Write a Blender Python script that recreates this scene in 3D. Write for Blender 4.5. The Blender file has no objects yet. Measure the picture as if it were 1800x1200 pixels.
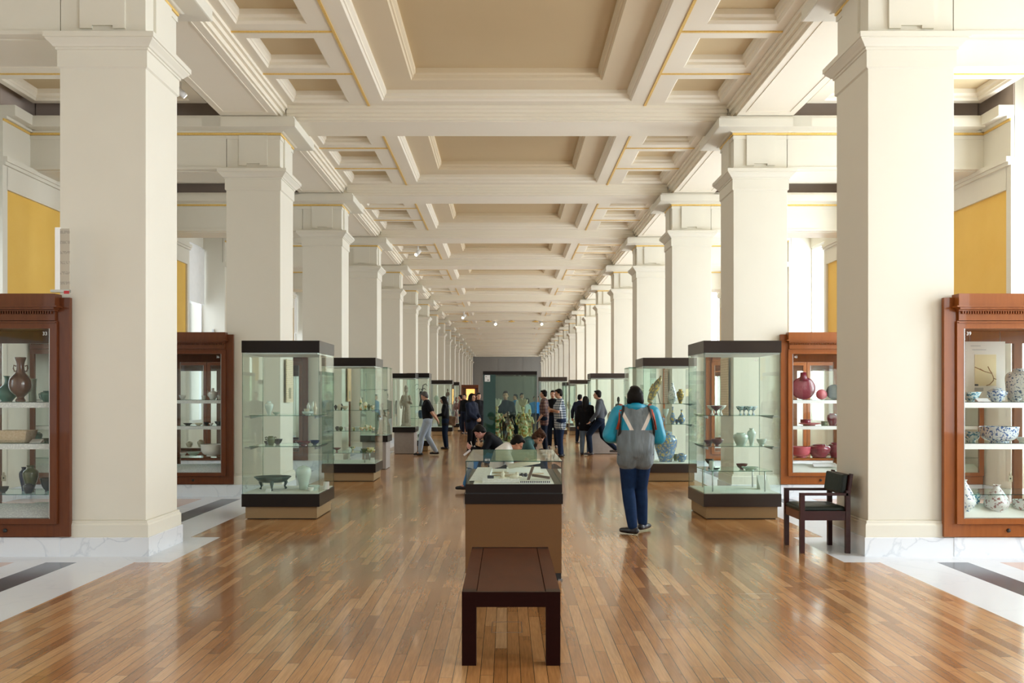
import bpy, bmesh, math, random
from mathutils import Vector, Matrix
random.seed(7)
sc = bpy.context.scene
COL = sc.collection
PI = math.pi
# ---------------------------------------------------------------- camera, light, exposure
F = 1661.0; VX = 891.0; VY = 696.0; EYE = 1.6
cam_d = bpy.data.cameras.new('camera'); cam = bpy.data.objects.new('camera', cam_d); COL.objects.link(cam)
cam.location = (0, 0, EYE); cam.rotation_euler = (PI/2, 0, 0)
cam_d.sensor_width = 36.0; cam_d.lens = F/1800*36
cam_d.shift_x = (900-VX)/1800.0; cam_d.shift_y = (VY-600)/1800.0
cam_d.clip_start = .05; cam_d.clip_end = 400
sc.camera = cam
sc.view_settings.view_transform = 'Standard'; sc.view_settings.look = 'None'
sc.view_settings.gamma = 1; sc.view_settings.use_curve_mapping = False
sc.view_settings.exposure = 0.40
sc.cycles.transparent_max_bounces = 64
sc.cycles.max_bounces = 10; sc.cycles.diffuse_bounces = 5; sc.cycles.glossy_bounces = 4
sc.cycles.caustics_reflective = False; sc.cycles.caustics_refractive = False
sc.cycles.sample_clamp_indirect = 6
w = bpy.data.worlds.new('overcast_sky'); sc.world = w; w.use_nodes = True
w.node_tree.nodes['Background'].inputs[0].default_value = (.80, .90, 1.0, 1)
w.node_tree.nodes['Background'].inputs[1].default_value = .35
Y0 = 9.46; BAY = 5.62; PD = .92; XI = 3.606; XO = 4.494; XW = 7.62; XG = 8.2; YEND = 106.0; NB = 17
YBACK = -6.0
def wlight(name, loc, rotz, sx, sz, power, col):
    l = bpy.data.lights.new(name, 'AREA'); l.shape = 'RECTANGLE'; l.size = sx; l.size_y = sz; l.energy = power; l.color = col
    o = bpy.data.objects.new(name, l); COL.objects.link(o); o.location = loc; o.rotation_euler = (PI/2, 0, rotz)
    return o
WR, WL = 460, 75
WIN = []                                       # window recesses: one in every bay
for k in range(-3, 17):
    a = Y0+PD/2+BAY*k+1.52
    WIN.append((a, a+2.84))
for k, (a, b) in enumerate(WIN):
    wlight('daylight_right_window', (XG+.35, (a+b)/2, 3.2), PI/2, 2.7, 4.6, WR*(1 if k < 10 else .6), (.84, .93, 1))
    wlight('daylight_left_window', (-XG-.35, (a+b)/2, 3.2), -PI/2, 2.7, 4.6, WL*(1 if k < 9 else .4), (.84, .93, 1))
# unseen fill light added behind the camera at the open near end
wlight('end_fill_light', (5.0, YBACK+.1, 3.0), PI, 4.5, 4.6, 70, (.86, .93, 1))

# ---------------------------------------------------------------- materials
def newmat(name):
    m = bpy.data.materials.new(name); m.use_nodes = True
    return m, m.node_tree.nodes, m.node_tree.links
def col4(c): return (c[0], c[1], c[2], 1)
def M(name, c, rough=.5, metal=0.0, var=.06, scale=6.0, bump=0.0, spec=.5, coat=0.0, c2=None, stretch=None, detail=3):
    m, N, L = newmat(name); b = N['Principled BSDF']
    b.inputs['Roughness'].default_value = rough; b.inputs['Metallic'].default_value = metal
    b.inputs['Specular IOR Level'].default_value = spec; b.inputs['Coat Weight'].default_value = coat
    tc = N.new('ShaderNodeTexCoord'); mp = N.new('ShaderNodeMapping'); nz = N.new('ShaderNodeTexNoise')
    if stretch: mp.inputs['Scale'].default_value = stretch
    nz.inputs['Scale'].default_value = scale; nz.inputs['Detail'].default_value = detail
    mx = N.new('ShaderNodeMix'); mx.data_type = 'RGBA'
    if c2 is None: c1 = [v*(1-var) for v in c]; c2 = [min(1, v*(1+var)) for v in c]
    else: c1 = c
    mx.inputs[6].default_value = col4(c1); mx.inputs[7].default_value = col4(c2)
    L.new(tc.outputs['Object'], mp.inputs[0]); L.new(mp.outputs[0], nz.inputs['Vector'])
    L.new(nz.outputs['Fac'], mx.inputs[0]); L.new(mx.outputs[2], b.inputs['Base Color'])
    if bump:
        bp = N.new('ShaderNodeBump'); bp.inputs['Strength'].default_value = bump; bp.inputs['Distance'].default_value = .01
        L.new(nz.outputs['Fac'], bp.inputs['Height']); L.new(bp.outputs[0], b.inputs['Normal'])
    return m
def patch_mat(name, base, colours, scale=10, rough=.25, coat=.4, thr=.5, kind='noise', stretch=(1, 1, 1)):
    # glazed ware: patches of several colours decided by noise
    m, N, L = newmat(name); b = N['Principled BSDF']; b.inputs['Roughness'].default_value = rough; b.inputs['Coat Weight'].default_value = coat
    tc = N.new('ShaderNodeTexCoord'); mp = N.new('ShaderNodeMapping'); mp.inputs['Scale'].default_value = stretch
    L.new(tc.outputs['Object'], mp.inputs[0])
    cur = None
    for i, c in enumerate(colours):
        nz = N.new('ShaderNodeTexNoise'); nz.inputs['Scale'].default_value = scale*(1+.23*i); nz.inputs['Detail'].default_value = 2.5
        off = N.new('ShaderNodeVectorMath'); off.operation = 'ADD'; off.inputs[1].default_value = (3.1*i, 1.7*i, 5.3*i)
        L.new(mp.outputs[0], off.inputs[0]); L.new(off.outputs[0], nz.inputs['Vector'])
        rp = N.new('ShaderNodeValToRGB'); rp.color_ramp.elements[0].position = thr; rp.color_ramp.elements[1].position = thr+.04
        L.new(nz.outputs['Fac'], rp.inputs[0])
        mx = N.new('ShaderNodeMix'); mx.data_type = 'RGBA'; mx.inputs[7].default_value = col4(c)
        L.new(rp.outputs[0], mx.inputs[0])
        if cur is None: mx.inputs[6].default_value = col4(base)
        else: L.new(cur, mx.inputs[6])
        cur = mx.outputs[2]
    L.new(cur, b.inputs['Base Color'])
    return m
def math_(N, L, op, a, b_=None, c=None):
    n = N.new('ShaderNodeMath'); n.operation = op
    for i, v in enumerate((a, b_, c)):
        if v is None: continue
        if isinstance(v, (int, float)): n.inputs[i].default_value = v
        else: L.new(v, n.inputs[i])
    return n.outputs[0]
def wood_floor():
    m, N, L = newmat('oak_strip_floor'); b = N['Principled BSDF']
    tc = N.new('ShaderNodeTexCoord'); sp = N.new('ShaderNodeSeparateXYZ'); L.new(tc.outputs['Object'], sp.inputs[0])
    W = .0775
    u = math_(N, L, 'DIVIDE', sp.outputs[0], W); row = math_(N, L, 'FLOOR', u); fu = math_(N, L, 'FRACT', u)
    wn = N.new('ShaderNodeTexWhiteNoise'); wn.noise_dimensions = '1D'; L.new(row, wn.inputs['W'])
    v = math_(N, L, 'ADD', math_(N, L, 'DIVIDE', sp.outputs[1], 1.15), math_(N, L, 'MULTIPLY', wn.outputs['Value'], 17.0))
    idx = math_(N, L, 'FLOOR', v); fv = math_(N, L, 'FRACT', v)
    cb = N.new('ShaderNodeCombineXYZ'); L.new(row, cb.inputs[0]); L.new(idx, cb.inputs[1])
    w2 = N.new('ShaderNodeTexWhiteNoise'); w2.noise_dimensions = '2D'; L.new(cb.outputs[0], w2.inputs['Vector'])
    rp = N.new('ShaderNodeValToRGB'); e = rp.color_ramp.elements
    e[0].position = 0; e[0].color = (.28, .118, .036, 1); e[1].position = 1; e[1].color = (.52, .30, .14, 1)
    for p, c in ((.25, (.36, .165, .055, 1)), (.5, (.41, .195, .07, 1)), (.75, (.45, .225, .085, 1))):
        x = e.new(p); x.color = c
    L.new(w2.outputs['Value'], rp.inputs[0])
    mp = N.new('ShaderNodeMapping'); mp.inputs['Scale'].default_value = (28, 1.6, 1); L.new(tc.outputs['Object'], mp.inputs[0])
    ad = N.new('ShaderNodeVectorMath'); ad.operation = 'ADD'; L.new(mp.outputs[0], ad.inputs[0]); L.new(w2.outputs['Color'], ad.inputs[1])
    nz = N.new('ShaderNodeTexNoise'); nz.inputs['Scale'].default_value = 3; nz.inputs['Detail'].default_value = 5; L.new(ad.outputs[0], nz.inputs['Vector'])
    g = N.new('ShaderNodeMapRange'); g.inputs[1].default_value = .3; g.inputs[2].default_value = .7; g.inputs[3].default_value = .86; g.inputs[4].default_value = 1.20
    L.new(nz.outputs['Fac'], g.inputs[0])
    n2 = N.new('ShaderNodeTexNoise'); n2.inputs['Scale'].default_value = .7; n2.inputs['Detail'].default_value = 3; L.new(tc.outputs['Object'], n2.inputs['Vector'])
    g2 = N.new('ShaderNodeMapRange'); g2.inputs[1].default_value = .3; g2.inputs[2].default_value = .7; g2.inputs[3].default_value = .86; g2.inputs[4].default_value = 1.12
    L.new(n2.outputs['Fac'], g2.inputs[0])
    gap = math_(N, L, 'MULTIPLY', math_(N, L, 'GREATER_THAN', fu, .055), math_(N, L, 'GREATER_THAN', fv, .003))
    gm = N.new('ShaderNodeMapRange'); gm.inputs[3].default_value = .2; gm.inputs[4].default_value = 1; L.new(gap, gm.inputs[0])
    k = math_(N, L, 'MULTIPLY', math_(N, L, 'MULTIPLY', g.outputs[0], g2.outputs[0]), gm.outputs[0])
    vm = N.new('ShaderNodeVectorMath'); vm.operation = 'SCALE'; L.new(rp.outputs[0], vm.inputs[0]); L.new(k, vm.inputs['Scale'])
    L.new(vm.outputs[0], b.inputs['Base Color'])
    r = N.new('ShaderNodeMapRange'); r.inputs[3].default_value = .15; r.inputs[4].default_value = .32; L.new(n2.outputs['Fac'], r.inputs[0])
    L.new(r.outputs[0], b.inputs['Roughness']); b.inputs['Specular IOR Level'].default_value = .5; b.inputs['Coat Weight'].default_value = .35; b.inputs['Coat Roughness'].default_value = .08
    bp = N.new('ShaderNodeBump'); bp.inputs['Strength'].default_value = .25; bp.inputs['Distance'].default_value = .002
    hh = math_(N, L, 'ADD', gap, math_(N, L, 'MULTIPLY', w2.outputs['Value'], .35)); L.new(hh, bp.inputs['Height']); L.new(bp.outputs[0], b.inputs['Normal'])
    return m
def marble(name, base, vein, scale=1.6, rough=.2, amt=.6):
    m, N, L = newmat(name); b = N['Principled BSDF']; b.inputs['Roughness'].default_value = rough
    tc = N.new('ShaderNodeTexCoord')
    nz = N.new('ShaderNodeTexNoise'); nz.inputs['Scale'].default_value = scale; nz.inputs['Detail'].default_value = 5; nz.inputs['Distortion'].default_value = .8
    L.new(tc.outputs['Object'], nz.inputs['Vector'])
    a = math_(N, L, 'ABSOLUTE', math_(N, L, 'SUBTRACT', nz.outputs['Fac'], .5))
    rp = N.new('ShaderNodeValToRGB'); rp.color_ramp.elements[0].position = 0; rp.color_ramp.elements[0].color = (amt, amt, amt, 1)
    rp.color_ramp.elements[1].position = .018; rp.color_ramp.elements[1].color = (0, 0, 0, 1); L.new(a, rp.inputs[0])
    n2 = N.new('ShaderNodeTexNoise'); n2.inputs['Scale'].default_value = scale*1.7; n2.inputs['Detail'].default_value = 3; L.new(tc.outputs['Object'], n2.inputs['Vector'])
    k = math_(N, L, 'MULTIPLY', rp.outputs[0], n2.outputs['Fac']); k2 = math_(N, L, 'MULTIPLY_ADD', n2.outputs['Fac'], .16, k)
    mx = N.new('ShaderNodeMix'); mx.data_type = 'RGBA'; mx.inputs[6].default_value = col4(base); mx.inputs[7].default_value = col4(vein)
    L.new(k2, mx.inputs[0]); L.new(mx.outputs[2], b.inputs['Base Color'])
    return m
def glass_mat(name, tint, refl=1.0):
    m, N, L = newmat(name); N.remove(N['Principled BSDF'])
    t = N.new('ShaderNodeBsdfTransparent'); t.inputs[0].default_value = col4(tint)
    g = N.new('ShaderNodeBsdfGlossy'); g.inputs['Roughness'].default_value = 0.02; g.inputs['Color'].default_value = (.95, 1, .98, 1)
    lw = N.new('ShaderNodeLayerWeight'); lw.inputs[0].default_value = .5; ge = N.new('ShaderNodeNewGeometry')
    f = math_(N, L, 'MULTIPLY_ADD', math_(N, L, 'POWER', lw.outputs['Facing'], 5.0), .90, .055)      # outer faces mirror, inner faces of a pane do not
    f = math_(N, L, 'MULTIPLY', f, math_(N, L, 'SUBTRACT', 1.0, ge.outputs['Backfacing']))
    mx = N.new('ShaderNodeMixShader'); L.new(math_(N, L, 'MULTIPLY', f, refl), mx.inputs[0]); L.new(t.outputs[0], mx.inputs[1]); L.new(g.outputs[0], mx.inputs[2])
    L.new(mx.outputs[0], N['Material Output'].inputs[0])
    return m
def line_mat(name, paper, ink, step=.012, lo=.45, rough=.6, axis=2):
    # paper with faint grey rules of small print
    m, N, L = newmat(name); b = N['Principled BSDF']; b.inputs['Roughness'].default_value = rough
    tc = N.new('ShaderNodeTexCoord'); sp = N.new('ShaderNodeSeparateXYZ'); L.new(tc.outputs['Object'], sp.inputs[0])
    f = math_(N, L, 'GREATER_THAN', math_(N, L, 'FRACT', math_(N, L, 'DIVIDE', sp.outputs[axis], step)), 1-lo)
    nz = N.new('ShaderNodeTexNoise'); nz.inputs['Scale'].default_value = 60; L.new(tc.outputs['Object'], nz.inputs['Vector'])
    k = math_(N, L, 'MULTIPLY', f, math_(N, L, 'GREATER_THAN', nz.outputs['Fac'], .45))
    mx = N.new('ShaderNodeMix'); mx.data_type = 'RGBA'; mx.inputs[6].default_value = col4(paper); mx.inputs[7].default_value = col4(ink)
    L.new(k, mx.inputs[0]); L.new(mx.outputs[2], b.inputs['Base Color'])
    return m
SLOT = M('recess_shade_tone', (.48, .39, .33), .8)  # shade of the slot put into the colour of its upper walls
CREAM = M('cream_paint', (.735, .70, .60), .55, var=.02, scale=3, bump=.02)
GRID = M('cream_ceiling_paint', (.83, .765, .635), .55, var=.02, scale=2)
TAN = M('tan_ceiling_paint', (.61, .48, .285), .6, var=.02, scale=2)
TAN2 = M('tan_border_paint', (.72, .61, .43), .6, var=.02, scale=2)
YELLOW = M('yellow_ochre_wall', (.78, .47, .07), .6, scale=2.2, bump=.15, c2=(.86, .56, .12), detail=6)
FARWALL = M('grey_panel_wall', (.30, .29, .27), .7)
GOLD = M('gilded_bead', (.78, .46, .06), .4, metal=.3, scale=40, bump=.6, c2=(.90, .68, .28))
MARBLE = marble('white_marble', (.80, .82, .85), (.33, .38, .46))
MARBLE2 = marble('white_floor_marble', (.74, .76, .80), (.45, .50, .58), scale=1.1, rough=.25, amt=.3)
BLACKM = marble('black_marble', (.035, .035, .045), (.12, .13, .16), scale=3)
PINKM = marble('pink_marble', (.62, .42, .33), (.5, .33, .28), scale=3)
WOODF = wood_floor()
GLASS = glass_mat('case_glass', (.945, .984, .968)); GEDGE = glass_mat('glass_edge', (.12, .30, .25))
CLEAR = glass_mat('clear_glass', (.97, .985, .98), .8)
GREENG = glass_mat('green_tinted_glass', (.83, .89, .82)); SHELFG = glass_mat('shelf_glass', (.86, .95, .91))
WPANE = glass_mat('window_glass', (.98, .98, .98), .6)
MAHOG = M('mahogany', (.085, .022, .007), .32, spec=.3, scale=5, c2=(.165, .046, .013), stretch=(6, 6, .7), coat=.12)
MAHOG_R = M('mahogany_lit', (.21, .055, .009), .34, spec=.3, scale=5, c2=(.33, .098, .016), stretch=(6, 6, .7), coat=.12)  # same mahogany, brightened to carry the stronger light of the right side
BENCHW = M('dark_bench_wood', (.010, .0015, .001), .38, spec=.12, scale=7, c2=(.018, .003, .002), stretch=(.7, 6, 6))
BENCHT = M('red_brown_bench_top', (.045, .009, .002), .42, spec=.14, scale=4, c2=(.085, .021, .005), stretch=(3, 1, 1))  # lighter, redder tone than the legs, for seat panel and side rails
CHAIRW = M('rosewood', (.024, .004, .004), .32, spec=.3, scale=5, c2=(.045, .008, .006), stretch=(1, 1, 5))
LEATHER = M('dark_green_leather', (.010, .015, .011), .42, spec=.3, scale=30, bump=.2)
DARKB = M('dark_bronze_laminate', (.012, .007, .005), .32, spec=.3)
DARKR = M('dark_bronze_laminate_lit', (.040, .026, .020), .34, spec=.4)  # same bronze laminate with the right side's brighter light in its colour
TANB = M('tan_fabric_plinth', (.36, .245, .125), .75, scale=60, var=.05)
TANB2 = M('brown_fabric_body', (.135, .060, .015), .8, scale=70, var=.05)
LINEN = M('pale_display_board', (.72, .73, .66), .8)
STONE = M('grey_stone_block', (.34, .30, .27), .7, scale=14, var=.12)
WHITE = M('white_enamel', (.80, .80, .79), .4, var=.01)
STEEL = M('steel', (.45, .46, .45), .3, metal=.9)
BLACK = M('black_rubber', (.012, .012, .012), .5)
PAPER = line_mat('caption_paper', (.78, .78, .74), (.50, .50, .50))
PAPERX = line_mat('caption_paper_rows', (.80, .80, .78), (.48, .48, .52), axis=1)
PRINTED = line_mat('printed_text_panel', (.78, .66, .46), (.52, .42, .30), .03, .4)

# ---------------------------------------------------------------- mesh helpers
class MB:
    def __init__(s): s.v = []; s.f = []; s.m = []; s.sm = []
    def add(s, vs, fs, m=0, smooth=False):
        o = len(s.v); s.v += [tuple(p) for p in vs]
        for f in fs: s.f.append([i+o for i in f]); s.m.append(m); s.sm.append(smooth)
        return s
    def box(s, x0, x1, y0, y1, z0, z1, m=0, axis=None, me=1):
        x0, x1 = sorted((x0, x1)); y0, y1 = sorted((y0, y1)); z0, z1 = sorted((z0, z1))
        vs = [(x0,y0,z0),(x1,y0,z0),(x1,y1,z0),(x0,y1,z0),(x0,y0,z1),(x1,y0,z1),(x1,y1,z1),(x0,y1,z1)]
        fs = [((0,3,2,1),2),((4,5,6,7),2),((0,1,5,4),1),((2,3,7,6),1),((1,2,6,5),0),((3,0,4,7),0)]
        for f, a in fs: s.add([vs[i] for i in f], [(0,1,2,3)], m if (axis is None or a == axis) else me)
        return s
    def obox(s, c, size, rot, m=0):     # rotated box, rot = Matrix 3x3
        hx, hy, hz = size[0]/2, size[1]/2, size[2]/2; c = Vector(c)
        vs = [c+rot@Vector((x, y, z)) for z in (-hz, hz) for (x, y) in ((-hx,-hy),(hx,-hy),(hx,hy),(-hx,hy))]
        s.add(vs, [(0,3,2,1),(4,5,6,7),(0,1,5,4),(1,2,6,5),(2,3,7,6),(3,0,4,7)], m); return s
    def rects(s, cx, cy, prof, m=0, cap=True, hx=0, hy=0):
        # stacked rectangles: prof = [(grow, z)], half sizes hx+grow, hy+grow
        n = len(prof); vs = []
        for g, z in prof: vs += [(cx-hx-g, cy-hy-g, z), (cx+hx+g, cy-hy-g, z), (cx+hx+g, cy+hy+g, z), (cx-hx-g, cy+hy+g, z)]
        fs = []
        for i in range(n-1):
            a = 4*i
            for j in range(4): fs.append((a+j, a+(j+1)%4, a+4+(j+1)%4, a+4+j))
        if cap: fs += [(3, 2, 1, 0), tuple(4*(n-1)+j for j in range(4))]
        s.add(vs, fs, m); return s
    def lathe(s, prof, c=(0, 0, 0), seg=28, m=0, cap=True, sx=1, sy=1):
        vs = []; n = len(prof)
        for r, z in prof:
            for i in range(seg):
                a = 2*PI*i/seg; vs.append((c[0]+r*sx*math.cos(a), c[1]+r*sy*math.sin(a), c[2]+z))
        fs = []
        for i in range(n-1):
            for j in range(seg): fs.append((i*seg+j, i*seg+(j+1)%seg, (i+1)*seg+(j+1)%seg, (i+1)*seg+j))
        if cap: fs.append(tuple(range(seg-1, -1, -1))); fs.append(tuple((n-1)*seg+j for j in range(seg)))
        s.add(vs, fs, m, True); return s
    def tube(s, pts, rad, seg=10, m=0, flat=1.0):
        pts = [Vector(p) for p in pts]; n = len(pts)
        if not hasattr(rad, '__len__'): rad = [rad]*n
        vs = []; up = Vector((.13, .07, 1)).normalized()
        for i, p in enumerate(pts):
            t = (pts[min(i+1, n-1)]-pts[max(i-1, 0)]); t = t.normalized() if t.length > 1e-9 else Vector((0, 0, 1))
            a = t.cross(up)
            if a.length < .05: a = t.cross(Vector((1, 0, 0)))
            a.normalize(); b = t.cross(a).normalized()
            for j in range(seg):
                q = 2*PI*j/seg; vs.append(p+a*rad[i]*math.cos(q)+b*rad[i]*flat*math.sin(q))
        fs = []
        for i in range(n-1):
            for j in range(seg): fs.append((i*seg+j, i*seg+(j+1)%seg, (i+1)*seg+(j+1)%seg, (i+1)*seg+j))
        fs.append(tuple(range(seg-1, -1, -1))); fs.append(tuple((n-1)*seg+j for j in range(seg)))
        s.add(vs, fs, m, True); return s
    def ell(s, c, r, m=0, seg=16, rings=10, rot=None):
        vs = []; c = Vector(c); R = rot or Matrix.Identity(3)
        for i in range(rings+1):
            a = PI*i/rings
            for j in range(seg):
                b = 2*PI*j/seg
                vs.append(c+R@Vector((r[0]*max(math.sin(a), .01)*math.cos(b), r[1]*max(math.sin(a), .01)*math.sin(b), -r[2]*math.cos(a))))
        fs = [(i*seg+j, i*seg+(j+1)%seg, (i+1)*seg+(j+1)%seg, (i+1)*seg+j) for i in range(rings) for j in range(seg)]
        fs.append(tuple(range(seg-1, -1, -1))); fs.append(tuple(rings*seg+j for j in range(seg)))
        s.add(vs, fs, m, True); return s
    def cap2(s, a, b, ra, rb, seg=14):     # capsule with two radii
        a = Vector(a); b = Vector(b); t = (b-a)
        if t.length < 1e-6: return s.ell(a, (ra,)*3, seg=seg)
        u = t.normalized(); pts = []; rad = []
        for q in (-85, -60, -30): pts.append(a+u*ra*math.sin(math.radians(q))); rad.append(ra*math.cos(math.radians(q)))
        pts.append(a); rad.append(ra); pts.append(b); rad.append(rb)
        for q in (30, 60, 85): pts.append(b+u*rb*math.sin(math.radians(q))); rad.append(rb*math.cos(math.radians(q)))
        return s.tube(pts, rad, seg)
    def mesh(s, name, mats):
        me = bpy.data.meshes.new(name); me.from_pydata(s.v, [], s.f)
        for m in (mats if isinstance(mats, (list, tuple)) else [mats]): me.materials.append(m)
        me.polygons.foreach_set('material_index', s.m); me.polygons.foreach_set('use_smooth', s.sm); me.update()
        return me
    def build(s, name, mats, parent=None, loc=(0, 0, 0), bevel=0.0):
        o = bpy.data.objects.new(name, s.mesh(name, mats)); COL.objects.link(o); o.location = loc
        if parent is not None: o.parent = parent
        if bevel:
            b = o.modifiers.new('bevel', 'BEVEL'); b.width = bevel; b.segments = 2; b.limit_method = 'ANGLE'
        return o
def tag(o, label, cat, group=None):
    o['label'] = label; o['category'] = cat
    if group: o['group'] = group
    return o
def thing(name, label, cat, loc=(0, 0, 0), rz=0, group=None):
    o = bpy.data.objects.new(name, None); COL.objects.link(o); o.location = loc; o.rotation_euler = (0, 0, rz)
    o.empty_display_size = .1
    return tag(o, label, cat, group)
def struct(o): o['kind'] = 'structure'; return o
def copy_tree(o, parent=None):
    c = o.copy(); COL.objects.link(c)
    if parent: c.parent = parent
    for ch in list(o.children): copy_tree(ch, c)
    return c
def px(p, d): return (p-VX)*d/F
def pz(p, d): return EYE-(p-VY)*d/F
def text_mesh(s, size, mat, parent, loc, name='number', rot=(PI/2, 0, 0), depth=.001):
    c = bpy.data.curves.new('t', 'FONT'); c.body = s; c.size = size; c.extrude = depth; c.align_x = 'CENTER'
    t = bpy.data.objects.new('t', c); COL.objects.link(t); bpy.context.view_layer.update()
    me = bpy.data.meshes.new_from_object(t.evaluated_get(bpy.context.evaluated_depsgraph_get())); bpy.data.objects.remove(t)
    me.materials.clear(); me.materials.append(mat)
    o = bpy.data.objects.new(name, me); COL.objects.link(o); o.location = loc; o.rotation_euler = rot; o.parent = parent
    return o

# ---------------------------------------------------------------- floor
fl = MB()
xs = [-9.2, -XW-.6, -4.745, -4.44, -4.14, -3.59, -3.25, 3.25, 3.59, 4.14, 4.44, 4.745, XW+.6, 9.2]
ys = [YBACK-.5]
for k in range(-2, NB+1):
    a = Y0+BAY*k
    for q in (a-.36, a+PD+.34):
        if YBACK < q < YEND: ys.append(q)
ys.append(YEND+.5)
for i in range(len(ys)-1):
    a, b = ys[i], ys[i+1]; pier = any(abs((a+b)/2-(Y0+BAY*k+PD/2)) < .3 for k in range(-2, NB+1))
    for j in range(len(xs)-1):
        c = abs((xs[j]+xs[j+1])/2)
        if c < 3.25: m = 0
        elif c < 3.59: m = 1 if pier else 0
        elif pier or c < 4.14: m = 1
        elif c < 4.44: m = 2
        elif c < 4.745: m = 1
        elif c < 8.2: m = 3
        else: m = 1
        fl.add([(xs[j], a, 0), (xs[j+1], a, 0), (xs[j+1], b, 0), (xs[j], b, 0)], [(0, 1, 2, 3)], m)
struct(fl.build('floor', [WOODF, MARBLE2, BLACKM, PINKM]))
# metal floor hatch outlines let into the boards
for (cx, cy, sx, sy) in ((0.0, 6.55, .21, .30), (-3.05, 7.6, .24, .26), (2.0, 7.55, .26, .2)):
    h = MB()
    for q in ((-sx, -sx+.008, -sy, sy), (sx-.008, sx, -sy, sy), (-sx, sx, -sy, -sy+.008), (-sx, sx, sy-.008, sy)):
        h.box(cx+q[0]/2*1, cx+q[1]/2, cy+q[2]/2, cy+q[3]/2, -.002, .0006)
    nm = {0.0: 'grey metal outline of a small floor hatch under the bench', -3.05: 'thin metal outline of a floor hatch in the boards near the left pier', 2.0: 'thin metal outline of a floor hatch in the boards at right foreground'}[cx]
    tag(h.build('floor_hatch', STEEL), nm, 'floor hatch')

# ---------------------------------------------------------------- ceiling
ce = MB(); ZS = 6.0; ZG = 6.21
def q4(x0, x1, y0, y1, z, m): ce.add([(x0, y0, z), (x0, y1, z), (x1, y1, z), (x1, y0, z)], [(0, 1, 2, 3)], m)
def coffer(x0, x1, y0, y1, prof, pm):
    # prof: (inset, z, material of the strip leading here)
    prev = None
    for ins, z, m in prof:
        r = [(x0+ins, y0+ins, z), (x0+ins, y1-ins, z), (x1-ins, y1-ins, z), (x1-ins, y0+ins, z)]
        if prev:
            for i in range(4): ce.add([prev[i], prev[(i+1) % 4], r[(i+1) % 4], r[i]], [(0, 1, 2, 3)], m)
        prev = r
    ce.add(prev, [(0, 1, 2, 3)], pm)
BIG = [(0, ZG, 0), (.02, ZG+.03, 0), (.035, ZG+.035, 0), (.035, ZG+.07, 0), (.07, ZG+.10, 0), (.07, ZG+.16, 0), (.50, ZG+.16, 2), (.515, ZG+.19, 2), (.535, ZG+.195, 2), (.54, ZG+.23, 2), (.57, ZG+.25, 2), (.57, ZG+.325, 2)]
SML = [(0, ZG, 0), (.02, ZG+.03, 0), (.03, ZG+.035, 0), (.03, ZG+.07, 0), (.06, ZG+.10, 0), (.06, ZG+.17, 0)]
gd = MB()
for n in range(-3, NB):
    a = max(Y0+BAY*n+PD, YBACK-.5); b = Y0+BAY*(n+1); 
    # nave coffers
    y0, y1 = a+.3, b-.3
    q4(-1.944, 1.944, a, y0, ZG, 0); q4(-1.944, 1.944, y1, b, ZG, 0)
    coffer(-1.944, 1.944, y0, y1, BIG, 1)
    for s in (-1, 1):
        def Q(xa, xb, ya, yb, m=0): q4(min(s*xa, s*xb), max(s*xa, s*xb), ya, yb, ZG, m)
        Q(1.944, 2.48, a, b); Q(3.36, XI-.05, a, b)
        L3 = (b-a)/3
        for i in range(3):
            c0 = a+L3*i+.23; c1 = a+L3*(i+1)-.23
            Q(2.48, 3.36, a+L3*i, c0); Q(2.48, 3.36, c1, a+L3*(i+1))
            coffer(min(s*2.48, s*3.36), max(s*2.48, s*3.36), c0, c1, SML, 1)
            if i: gd.box(s*2.2, s*3.5, a+L3*i-.018, a+L3*i+.018, ZG-.014, ZG+.01)
            # aisle coffers
            d0 = max(c0, a+.2); d1 = min(c1, b-.33)
            Q(4.95, 7.36, max(a+L3*i, a+.12), d0); Q(4.95, 7.36, d1, min(a+L3*(i+1), b-.2))
            coffer(min(s*4.95, s*7.36), max(s*4.95, s*7.36), d0, d1, SML, 1)
            if i: gd.box(s*4.8, s*7.42, a+L3*i-.018, a+L3*i+.018, ZG-.014, ZG+.01)
        Q(4.72, 4.95, a+.12, b-.2); Q(7.36, 7.46, a+.12, b-.2)
        # edges of the hanging aisle slab: sides turn up into the shadow gap
        for x in (4.72, 7.46): ce.add([(s*x, a+.12, ZG), (s*x, b-.2, ZG), (s*x, b-.2, ZG+.3), (s*x, a+.12, ZG+.3)], [(0, 1, 2, 3)], 0)
        for y in (a+.12, b-.2): ce.add([(s*4.72, y, ZG), (s*7.46, y, ZG), (s*7.46, y, ZG+.3), (s*4.72, y, ZG+.3)], [(0, 1, 2, 3)], 0)
        gd.box(s*2.172, s*2.208, a, b, ZG-.012, ZG+.01)
        # long beam over the piers: soffit with sunk panel, stepped side
        ce.box(s*XI, s*XO, a, b, ZS, ZG+.5, 0)
        for (u0, u1, w0, w1) in ((.10, .125, .45, b-a-.45), (.775, .80, .45, b-a-.45), (.125, .775, .45, .475), (.125, .775, b-a-.475, b-a-.45)):
            ce.box(s*(XI+u0), s*(XI+u1), a+w0, a+w1, ZS-.008, ZS+.01, 0)
        for g, z0_, z1_ in ((.035, ZS+.03, ZG+.02), (.08, ZS+.10, ZG+.024), (.12, ZS+.16, ZG+.028)):
            ce.box(s*(XI-g), s*(XI+.02), a-.01, b+.01, z0_, z1_, 0)
    # cross beam of the nave
    ce.box(-XI, XI, b, b+PD, ZS, ZG+.5, 0)
    for g, z0_ in ((.03, ZS+.05), (.06, ZS+.10), (.09, ZS+.16)):
        ce.box(-XI+.1, XI-.1, b-g, b+PD+g, z0_, ZG+.02, 0)
    ce.box(-XI, XI, b+.06, b+PD-.06, ZS-.008, ZS+.01, 0)
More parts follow.
